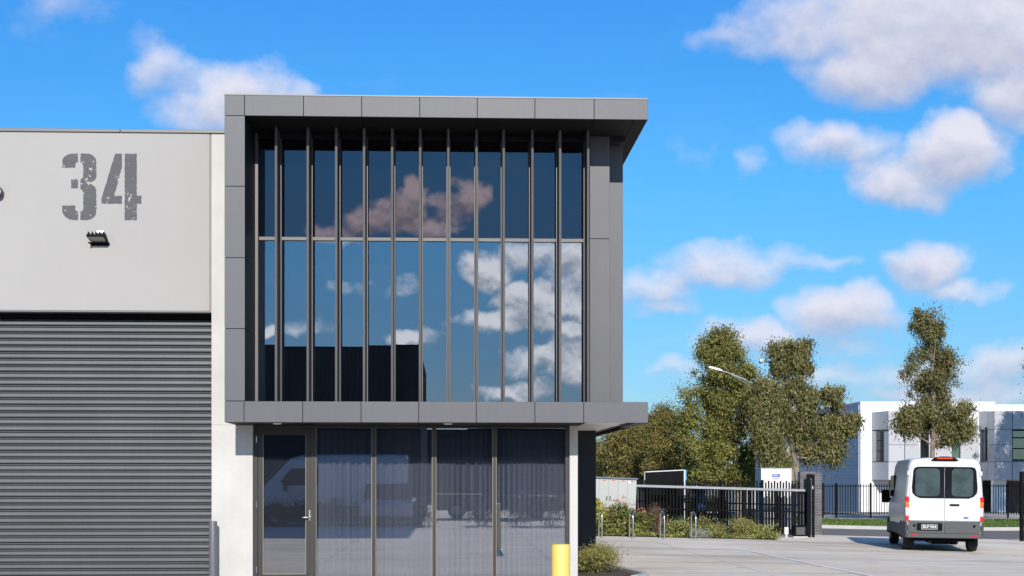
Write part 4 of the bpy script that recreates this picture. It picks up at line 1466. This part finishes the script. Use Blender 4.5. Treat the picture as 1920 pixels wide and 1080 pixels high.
# ------------------------------------------------------------------ street lamps and mast
def lamp(u, Y, vtop, du, dv, lb, base_r=.09, arm_r=.027):
    X, z = pz(u, vtop, Y)
    zb = g(X, Y)
    t = thing('street_lamp', lb, 'street lamp', (X, Y, zb), group='street lamps along the road')
    h = z - zb
    s = (Y + CAM_D) / FPX
    part('pole', MB().tube([(0, 0, -.1), (0, 0, h * .5), (0, 0, h)], [base_r, base_r * .8, base_r * .55], 10), M['galv'], t, smooth=True)
    ex, ez = du * s, dv * s
    arm = MB()
    arm.tube([(0, 0, h - .02), (ex * .3, 0, h + ez * .36), (ex * .62, 0, h + ez * .70), (ex * .85, 0, h + ez * .88)], [arm_r, arm_r, arm_r * .8, arm_r * .7], 8)
    arm.tube([(0, 0, h - abs(ez) * .55), (ex * .2, 0, h + ez * .05), (ex * .55, 0, h + ez * .6)], arm_r * .6, 6)
    part('arm', arm, M['galv'], t, smooth=True)
    hd = MB()
    a, b_ = Vector((ex * .72, 0, h + ez * .80)), Vector((ex, 0, h + ez))
    hd.tube([a, a.lerp(b_, .2), a.lerp(b_, .75), b_], [.03, .055, .06, .04], 10)
    hd.v = [(p[0], p[1], p[2]) for p in hd.v]
    part('lamp_head', hd, M['white'], t, smooth=True)
    return t
lamp(1419.5, 36.9, 722, -92, 34, 'tall street lamp whose arm crosses the large dense tree')
lamp(1140.5, 62, 853, -36, 8, 'distant small street lamp in front of the tree mass beside the cabinet')
lamp(1223.5, 54, 812, -30, 18, 'street lamp half hidden by trees beside the awning tip')
X, z = pz(1427.5, 676, 70)
ms = thing('radio_mast', 'thin mast with a round white ball above the trees', 'mast', (X, 70, -.4))
part('pole', MB().tube([(0, 0, 0), (0, 0, z + .4 - .1)], [.05, .025], 6), M['galv'], ms)
me = bpy.data.meshes.new('ball')
bm = bmesh.new()
bmesh.ops.create_uvsphere(bm, u_segments=14, v_segments=8, radius=.13)
bm.to_mesh(me)
bm.free()
bl_ = link('ball', me, M['white'], ms)
bl_.location = (0, 0, z + .4)
part('guy_wire', MB().tube([(0, 0, z + .3), (-.9, 0, z - 2.3)], .006, 4), M['galv'], ms)

# gate leaf stop post at the right edge
X = ux(1915.5, 24.0)
rp = thing('gate_post', 'black steel gate post at the right edge of the driveway', 'post', (X, 24.0, g(X, 24)))
part('post', B(-.05, .06, -.06, .06, 0, vz(884, X, 24) - g(X, 24)), M['black'], rp, .005)
part('latch', B(-.09, -.05, -.04, .02, 1.35, 1.42), M['black'], rp)

# ------------------------------------------------------------------ trees
tree('large dense evergreen tree left of the tall street lamp', ux(1385, 39), 39, .20,
     [(1354, 632, 26, 20), (1350, 655, 36, 30), (1362, 690, 48, 40), (1345, 735, 45, 42), (1325, 770, 42, 50), (1372, 770, 55, 60), (1318, 835, 45, 45), (1370, 840, 60, 60), (1300, 720, 22, 22), (1290, 800, 22, 28), (1395, 720, 25, 40), (1410, 820, 22, 55), (1335, 880, 55, 30), (1390, 890, 40, 25)],
     60000, M['leaf_green'], 101, clump=.19, leaf=.18, name='evergreen_tree', gaps=.6)
tree('forked drooping eucalypt with bare pale trunk behind the brick pier', ux(1500, 38.5), 38.5, .17,
     [(1470, 650, 26, 18), (1512, 655, 22, 16), (1485, 685, 32, 24), (1490, 712, 28, 18), (1455, 752, 35, 36), (1505, 755, 48, 42), (1540, 745, 36, 30), (1570, 790, 40, 34), (1595, 775, 14, 16), (1470, 800, 34, 40), (1525, 810, 42, 38), (1445, 830, 20, 40), (1535, 850, 28, 24), (1560, 830, 28, 26)],
     36000, M['leaf_euc'], 102, clump=.17, leaf=.20, droop=1.1, name='eucalypt_tree', per=60, gaps=.55)
tree('small drooping eucalypt around the street lamp pole', ux(1432, 36), 36, .09,
     [(1430, 735, 26, 26), (1428, 775, 28, 34), (1440, 830, 22, 34), (1418, 800, 16, 28)],
     13000, M['leaf_euc'], 103, clump=.18, leaf=.18, droop=.9, name='eucalypt_tree')
tree('tall pointed eucalypt directly behind the white van', ux(1753, 38.5), 38.5, .15,
     [(1742, 584, 20, 18), (1738, 600, 26, 20), (1740, 630, 30, 30), (1745, 672, 36, 36), (1718, 690, 28, 18), (1770, 680, 26, 26), (1705, 735, 18, 14), (1750, 725, 44, 34), (1795, 735, 26, 28), (1735, 775, 46, 34), (1790, 780, 48, 34), (1700, 785, 26, 22), (1822, 790, 18, 22), (1750, 812, 36, 22), (1800, 815, 26, 24), (1706, 800, 10, 18)],
     32000, M['leaf_euc'], 104, clump=.16, leaf=.17, droop=.7, name='eucalypt_tree', per=60, gaps=.35)
tree('slim russet topped tree left of the large dense tree', ux(1243, 47), 47, .14,
     [(1242, 785, 22, 24), (1240, 815, 30, 26), (1245, 850, 36, 34), (1255, 880, 40, 28)],
     20000, M['leaf_brown'], 105, clump=.22, leaf=.18, name='evergreen_tree')
tree('broad russet and olive tree under the awning edge', ux(1185, 52), 52, .18,
     [(1190, 815, 34, 24), (1165, 835, 40, 30), (1205, 850, 32, 34), (1180, 870, 46, 34)],
     26000, M['leaf_brown'], 106, clump=.25, leaf=.2, name='evergreen_tree')
tree('low olive tree next to the dark building corner', ux(1115, 60), 60, .16,
     [(1105, 855, 26, 26), (1125, 870, 34, 28), (1095, 880, 36, 24), (1098, 838, 12, 14)],
     16000, M['leaf_green'], 107, clump=.28, leaf=.22, name='evergreen_tree')
tree('rounded olive tree between the distant lamp and the billboard', ux(1160, 56), 56, .16,
     [(1150, 870, 34, 34), (1180, 885, 40, 24), (1212, 880, 30, 26)],
     18000, M['leaf_green'], 108, clump=.26, leaf=.2, name='evergreen_tree')
tree('bushy shade tree in the gap right of the russet topped tree', ux(1290, 46), 46, .14,
     [(1283, 855, 20, 40), (1300, 880, 34, 34), (1275, 795, 12, 16)],
     13000, M['leaf_green'], 109, clump=.22, leaf=.18, name='evergreen_tree')
tree('low yellowish tree behind the white storage cabinet', ux(1440, 60), 60, .14,
     [(1440, 860, 34, 30), (1415, 885, 26, 28), (1462, 880, 34, 22)],
     15000, M['leaf_green'], 110, clump=.26, leaf=.22, name='evergreen_tree')
tree('eucalypt mostly outside the frame at the right edge', ux(1985, 37), 37, .14,
     [(1975, 690, 52, 40), (1990, 740, 50, 40), (1970, 640, 40, 40)],
     16000, M['leaf_euc'], 111, clump=.19, leaf=.17, name='eucalypt_tree')
tree('eucalypt beyond the right edge whose shadow falls on the grey clad box', ux(1888, YX), 48, .15,
     [(2020, 700, 55, 50), (2012, 760, 65, 50), (2030, 640, 35, 40), (2040, 800, 60, 25), (1995, 820, 40, 25)],
     26000, M['leaf_euc'], 112, clump=.2, leaf=.17, name='eucalypt_tree')


# ------------------------------------------------------------------ vans and cars
def ring(w, wt, z0, z1, zs, r=.16):
    """half profile bottom to top, mirrored to a closed ring"""
    half = [(w * .96, z0), (w, z0 + .12), (w, zs), (lerp(w, wt, .45), lerp(zs, z1, .45)), (wt + .02, z1 - r * 1.3), (wt - r * .25, z1 - r * .45), (wt - r * .9, z1 - .03), (wt * .5, z1 - .004), (0, z1)]
    return half + [(-x, z) for x, z in reversed(half[:-1])]


def loft(stations):
    mb = MB()
    rings = [ring(*s[1:]) for s in stations]
    n = len(rings[0])
    vs = [(x, st[0], z) for st, rg in zip(stations, rings) for x, z in rg]
    fs = []
    for i in range(len(rings) - 1):
        for k in range(n):
            fs.append((i * n + k, i * n + (k + 1) % n, (i + 1) * n + (k + 1) % n, (i + 1) * n + k))
    fs.append(tuple(range(n)))
    fs.append(tuple(range(len(rings) * n - 1, (len(rings) - 1) * n - 1, -1)))
    mb.add(vs, fs)
    return mb


def disc_wheel(mbx, x0, x1, y, z, r, n=28):
    mbx.tube([(x0, y, z), (x0 + .02 * (1 if x1 > x0 else -1), y, z), (x1 - .02 * (1 if x1 > x0 else -1), y, z), (x1, y, z)], [r * .9, r, r, r * .9], n)
    return mbx


def rounded(x0, x1, z0, z1, r, n=4, rs=None):
    pts = []
    rs = rs or (r, r, r, r)
    for (cx, cz, a0, rr) in ((x1 - rs[0], z0 + rs[0], -90, rs[0]), (x1 - rs[1], z1 - rs[1], 0, rs[1]), (x0 + rs[2], z1 - rs[2], 90, rs[2]), (x0 + rs[3], z0 + rs[3], 180, rs[3])):
        for k in range(n + 1):
            a = R(a0 + 90 * k / n)
            pts.append((cx + rr * math.cos(a), cz + rr * math.sin(a)))
    return pts


def make_van(label, loc, rz):
    t = thing('van', label, 'van', loc, rz, 'white vans')
    # body sides lean in a little towards the roof
    st = [(.00, .955, .855, .42, 2.44, 1.35), (.03, .985, .885, .40, 2.475, 1.35), (.10, 1.0, .90, .40, 2.49, 1.35), (.6, 1.005, .905, .40, 2.50, 1.35), (2.2, 1.005, .905, .40, 2.505, 1.35), (3.7, 1.005, .895, .40, 2.47, 1.35),
          (4.05, 1.0, .87, .40, 2.36, 1.3), (4.75, .99, .86, .38, 1.62, 1.15, .12), (5.0, .97, .86, .36, 1.36, 1.0, .12), (5.4, .93, .80, .34, 1.12, .85, .1), (5.52, .82, .7, .40, .92, .75, .08)]
    body = part('body', loft(st), M['vanwhite'], t, smooth=True)
    # rear doors: two leaves proud of the body, split at the seam
    for s_ in (-1, 1):
        xa, xb = .006, .868
        w0, w1 = (xa, xb) if s_ > 0 else (-xb, -xa)
        outl = [(xa, .83), (.905, .83), (.902, 1.38), (.862, 2.16), (.83, 2.27), (.76, 2.315), (xa, 2.335)]
        outl = [(x * s_, z) for x, z in outl]
        leaf_ = part('rear_door', MB().prism(outl, 1, -.030, -.002), M['vanwhite'], t, .006)
        bor = [(xa + .001, 1.42), (.62, 1.42), (.74, 1.47), (.82, 1.56), (.835, 1.70), (.80, 2.15), (.765, 2.225), (.68, 2.25), (xa + .001, 2.255)]
        bor = [(x * s_, z) for x, z in bor]
        bd = part('window_border', MB().prism(bor, 1, -.037, -.0305), M['vanglass_rim'], leaf_)
        if s_ < 0:
            gl = rounded(-.745, -.12, 1.475, 2.205, .1)
        else:
            gl = rounded(.18, .72, 1.475, 2.205, .1)
        part('window', MB().prism(gl, 1, -.0425, -.0375), M['van_glass_solid'], leaf_)
        low = [(xa, .50), (.90, .50), (.93, .56), (.93, .815), (xa, .815)]
        low = [(x * s_, z) for x, z in low]
        part('lower_trim', MB().prism(low, 1, -.034, -.002), M['vanplastic'], leaf_, .006)
        part('hinge', B(s_ * .885, s_ * .955, -.034, .06, 2.02, 2.14), M['vanwhite'], t, .012)
        part('hinge', B(s_ * .885, s_ * .955, -.034, .06, .70, .80), M['vanwhite'], t, .012)
        # tail light: amber top, clear middle, red bottom
        def lens(z0, z1, m, nm):
            pts = [(.885, z0), (.985, z0), (.995, z1), (.878, z1)]
            part(nm, MB().prism([(x * s_, z) for x, z in pts], 1, -.02, .13), m, tl, .008)
        tl = part('tail_light', MB().prism([(x * s_, z) for x, z in [(.878, .815), (.990, .815), (1.0, 1.46), (.870, 1.46)]], 1, .0, .12), M['tail_red'], t)
        lens(1.335, 1.45, M['tail_red'], 'red_lens')
        lens(1.185, 1.33, M['tail_amber'], 'amber_lens')
        lens(.945, 1.18, M['tail_clear'], 'clear_lens')
        lens(.822, .94, M['tail_red'], 'red_lens')
        part('reflector', B(s_ * .70, s_ * .84, -.062, -.056, .425, .465), M['tail_red'], t, .004)
        part('mud_flap', B(s_ * .70, s_ * .94, .52, .54, .16, .42), M['rubber'], t)
        part('side_trim', MB().prism([(.15, .42), (4.9, .40), (4.9, .62), (3.6, .70), (.15, .72)], 0, s_ * .985, s_ * 1.018), M['vanplastic'], t, .008)
        part('side_window', MB().prism([(3.05, 1.42), (4.15, 1.42), (4.35, 1.55), (3.95, 2.0), (3.05, 2.02)], 0, s_ * .95, s_ * 1.008), M['vanglass_rim'], t)
        mr = MB().prism(rounded(s_ * 1.13 - .11, s_ * 1.13 + .11, 1.22, 1.60, .05), 1, 4.10, 4.22)
        mr.box(s_ * .97, s_ * 1.10, 4.13, 4.19, 1.28, 1.36)
        part('mirror', mr, M['black'], t, .01)
        for y in (.98, 4.55):
            wheel = part('wheel', disc_wheel(MB(), s_ * .72, s_ * .965, y, .345, .345), M['rubber'], t, smooth=True)
            part('rim', disc_wheel(MB(), s_ * .95, s_ * .968, y, .345, .21, 20), M['galv'], wheel, smooth=True)
            part('wheel_arch', MB().prism([(y + .46 * math.cos(a), .345 + .46 * math.sin(a)) for a in [math.pi * k / 10 for k in range(11)]] + [(y - .38, .345), (y + .38, .345)], 0, s_ * .99, s_ * 1.012), M['rubber'], t)
    # bumper wraps the corners
    bp = [(-1.02, .10), (-1.0, -.02), (-.93, -.055), (.93, -.055), (1.0, -.02), (1.02, .10), (1.02, .45), (-1.02, .45)]
    part('bumper', MB().prism(bp, 2, .375, .50), M['vanplastic'], t, .012)
    for s_ in (-1, 1):
        part('bumper_corner', MB().prism([(s_ * .935, -.045), (s_ * 1.0, -.015), (s_ * 1.022, .10), (s_ * 1.022, .5), (s_ * .94, .5)], 2, .505, .80), M['vanplastic'], t, .01)
        part('tow_cap', MB().tube([(s_ * .76, -.036, .70), (s_ * .76, -.046, .70)], .035, 12), M['black'], t)
    # plate, handle, badges, high brake light
    pr = part('plate_recess', MB().prism(rounded(-.70, -.05, .565, .765, .03), 1, -.040, -.0345), M['black'], t)
    pl = part('number_plate', B(-.58, -.17, -.046, -.0405, .60, .735), M['vanplastic'], t)
    o = link('plate_text', text_mesh('BLP\u00b7964', .105, 'plate_text', .0015), M['label'], pl)
    o.rotation_euler = (R(90), 0, 0)
    o.location = (-.375, -.048, .668)
    rim_ = MB()
    rim_.box(-.58, -.17, -.048, -.0462, .728, .735); rim_.box(-.58, -.17, -.048, -.0462, .60, .607)
    rim_.box(-.58, -.572, -.048, -.0462, .6075, .7275); rim_.box(-.178, -.17, -.048, -.0462, .6075, .7275)
    part('plate_border', rim_, M['galv'], pl)
    part('door_handle', MB().prism(rounded(.13, .38, 1.225, 1.275, .02), 1, -.055, -.031), M['black'], t, .004)
    o = link('door_lettering', text_mesh('TRANSIT', .065, 'door_lettering', .002), M['galv'], t)
    o.rotation_euler = (R(90), 0, 0)
    o.location = (-.44, -.033, 1.245)
    o.scale = (1.5, 1, .8)
    oval = [(.55 + .085 * math.cos(a), .915 + .033 * math.sin(a)) for a in [2 * math.pi * k / 20 for k in range(20)]]
    ov = part('badge', MB().prism(oval, 1, -.036, -.031), M['galv'], t)
    oval2 = [(.55 + .072 * math.cos(a), .915 + .025 * math.sin(a)) for a in [2 * math.pi * k / 20 for k in range(20)]]
    part('badge_face', MB().prism(oval2, 1, -.039, -.0365), M['blue'], ov)
    hm = MB().prism([(-.36, 2.42), (-.28, 2.40), (.28, 2.40), (.36, 2.42), (.24, 2.50), (.10, 2.525), (-.10, 2.525), (-.24, 2.50)], 1, -.035, .22)
    hmo = part('high_brake_light', hm, M['black'], t, .01)
    part('red_lens', B(-.20, .20, -.042, -.036, 2.455, 2.50), M['tail_red'], hmo, .004)
    for k in range(5):
        part('diode', B(-.16 + k * .07, -.12 + k * .07, -.046, -.0425, 2.467, 2.488), M['tail_amber'], hmo)
    # underside
    ub = MB()
    ub.box(-.80, .80, .20, 4.9, .28, .42)
    ub.tube([(-.80, .98, .33), (.80, .98, .33)], .05, 10)
    ub.tube([(-.35, .05, .27), (-.35, 2.5, .27)], .04, 8)
    ub.box(-.25, .35, .35, .95, .20, .38)
    part('underbody', ub, M['black'], t)
    part('windscreen', MB().prism([(4.10, 2.30), (4.12, 2.33), (4.80, 1.62), (4.78, 1.59)], 0, -.80, .80), M['vanglass_rim'], t)
    part('roof_gutter', MB().box(-.86, -.84, .4, 3.6, 2.42, 2.44).box(.84, .86, .4, 3.6, 2.42, 2.44), M['vanwhite'], t)
    return t


gm = mat('van_rear_glass', (.060, .088, .090), .04, 0, .55, 2.2, spec=.8)
M['van_glass_solid'] = gm
YV = 14.75
XV = ux(1769.5, YV)
van = make_van('white high roof delivery van seen from behind driving out to the street', (XV, YV, g(XV, YV + 1.0)), R(-12))
van.rotation_euler = (R(.0), R(.6), R(-12))


def make_car(label, loc, rz, L, Wd, prof, paint, group, cat='car', name='parked_car'):
    """side outline prof (y,z) lofted with tumblehome; glass band, wheels, lamps"""
    t = thing(name, label, cat, loc, rz, group)
    w = Wd / 2
    lower = [(0, .35), (0, .75), (.05, .95), (L - .1, .92), (L, .75), (L, .35)]
    part('body', MB().prism(lower, 0, -w, w), paint, t, .06)
    mb = MB()
    n = len(prof)
    zmax = max(p[1] for p in prof)
    f = lambda z: w * (.97 - .22 * (z - .9) / max(.1, zmax - .9))
    vs = [(-f(z), y, z) for y, z in prof] + [(f(z), y, z) for y, z in prof]
    mb.add(vs, [tuple(range(n)), tuple(range(2 * n - 1, n - 1, -1))] + [(i, i + n, (i + 1) % n + n, (i + 1) % n) for i in range(n)])
    part('cabin', mb, M['vanglass_rim'], t, .03)
    ys = [p[0] for p in prof if p[1] > zmax - .12]
    part('roof', B(-f(zmax), f(zmax), min(ys), max(ys), zmax - .02, zmax + .025), paint, t, .02)
    for s_ in (-1, 1):
        for y in (L * .18, L * .80):
            wh = part('wheel', disc_wheel(MB(), s_ * (w - .24), s_ * (w + .01), y, .36, .36), M['rubber'], t, smooth=True)
            part('rim', disc_wheel(MB(), s_ * w, s_ * (w + .014), y, .36, .2, 16), M['galv'], wh, smooth=True)
        part('headlight', B(s_ * (w - .38), s_ * (w - .06), L - .03, L + .012, .68, .82), M['tail_clear'], t, .02)
        part('tail_light', B(s_ * (w - .2), s_ * (w - .03), -.012, .03, .72, .92), M['tail_red'], t, .02)
    return t


# things on the yard behind the camera, met in the glass
suv_prof = [(.06, .94), (.20, 1.62), (.45, 1.72), (2.5, 1.74), (3.05, 1.60), (3.75, .98)]
pick_prof = [(2.0, .94), (2.05, 1.72), (2.3, 1.80), (3.3, 1.80), (3.65, 1.68), (4.35, 1.02)]
dup(van, (-1.6, -25.6, 0), R(90), 'white van parked behind the photographer, mirrored in the entrance door glass')
GP = 'cars parked behind the photographer'
pk_ = make_car('dark pickup mirrored in the third shop window', (-.8, -34, 0), R(-90), 5.2, 1.85, pick_prof, M['darkblue'], GP, name='parked_pickup', cat='pickup')
part('added_dark_cover', B(-.88, .88, .08, 2.0, .962, 1.0), M['rubber'], pk_, .01)  # dark cover added to hide the sunlit bed top in the reflection
make_car('silver hatchback facing the building, mirrored in the second shop window', (-2.25, -27.8, 0), 0, 4.3, 1.8, suv_prof, M['silver'], GP)
make_car('dark wagon mirrored in the last shop window', (4.2, -50, 0), R(-80), 4.5, 1.85, suv_prof, M['darkblue'], GP)
make_car('pale wagon facing the building, mirrored in the last shop window', (7.2, -52, 0), R(10), 4.5, 1.85, suv_prof, M['silver'], GP)
HG = 'hedge plants behind the photographer'
hspec = [(-6.4, -24.6, .9, 1.15), (-4.9, -24.5, .75, 1.0), (-3.6, -24.7, .8, 1.05), (-2.3, -24.5, .75, 1.1), (-1.1, -24.7, .6, .95), (.9, -25.6, .7, 1.15), (2.2, -25.4, .75, 1.2), (3.4, -25.5, .7, 1.3), (4.6, -25.4, .7, 1.2)]
for i, (x, y, r, h_) in enumerate(hspec):
    shrub('hedge', 'dark green rounded hedge plant behind the photographer, mirrored in the shop windows', x, y, r, .55, h_, 2600, M['leaf_dark'], 200 + i, leaf=.07, clump=.12, group=HG, z=0)
hb_ = thing('industrial_building', 'dark flat roofed building across the yard, mirrored in the upper glass', 'building', (-1.25, -30, 0))
HR = 6.67
part('wall', B(-7.6 + .9, 0, -14, 0, 0, HR), M['shed'], hb_)
part('wall', B(-34, -7.6 + .898, -14, -.05, 0, HR - .32), M['shed'], hb_)
part('parapet_cap', B(-6.72, .03, -.2, .02, HR + .002, HR + .06), M['black'], hb_)
for k in range(14):
    part('wall_batten', B(-6.5 - k * .35, -6.42 - k * .35, .0, .03, .3, HR - .5), M['maroon'], hb_)

hb3 = thing('industrial_building', 'low dark building far across the yard, mirrored in the right hand shop windows', 'building', (3, -75, 0))
part('wall', B(-12.0, 60, -14, 0, 0, 5.0), M['shed'], hb3)
part('parapet_cap', B(-2.03, 60, -.2, .02, 5.002, 5.06), M['black'], hb3)
for k in range(10):
    part('door_panel', B(1 + k * 5.5, 4.6 + k * 5.5, .0, .04, 0, 3.6), M['maroon'], hb3)
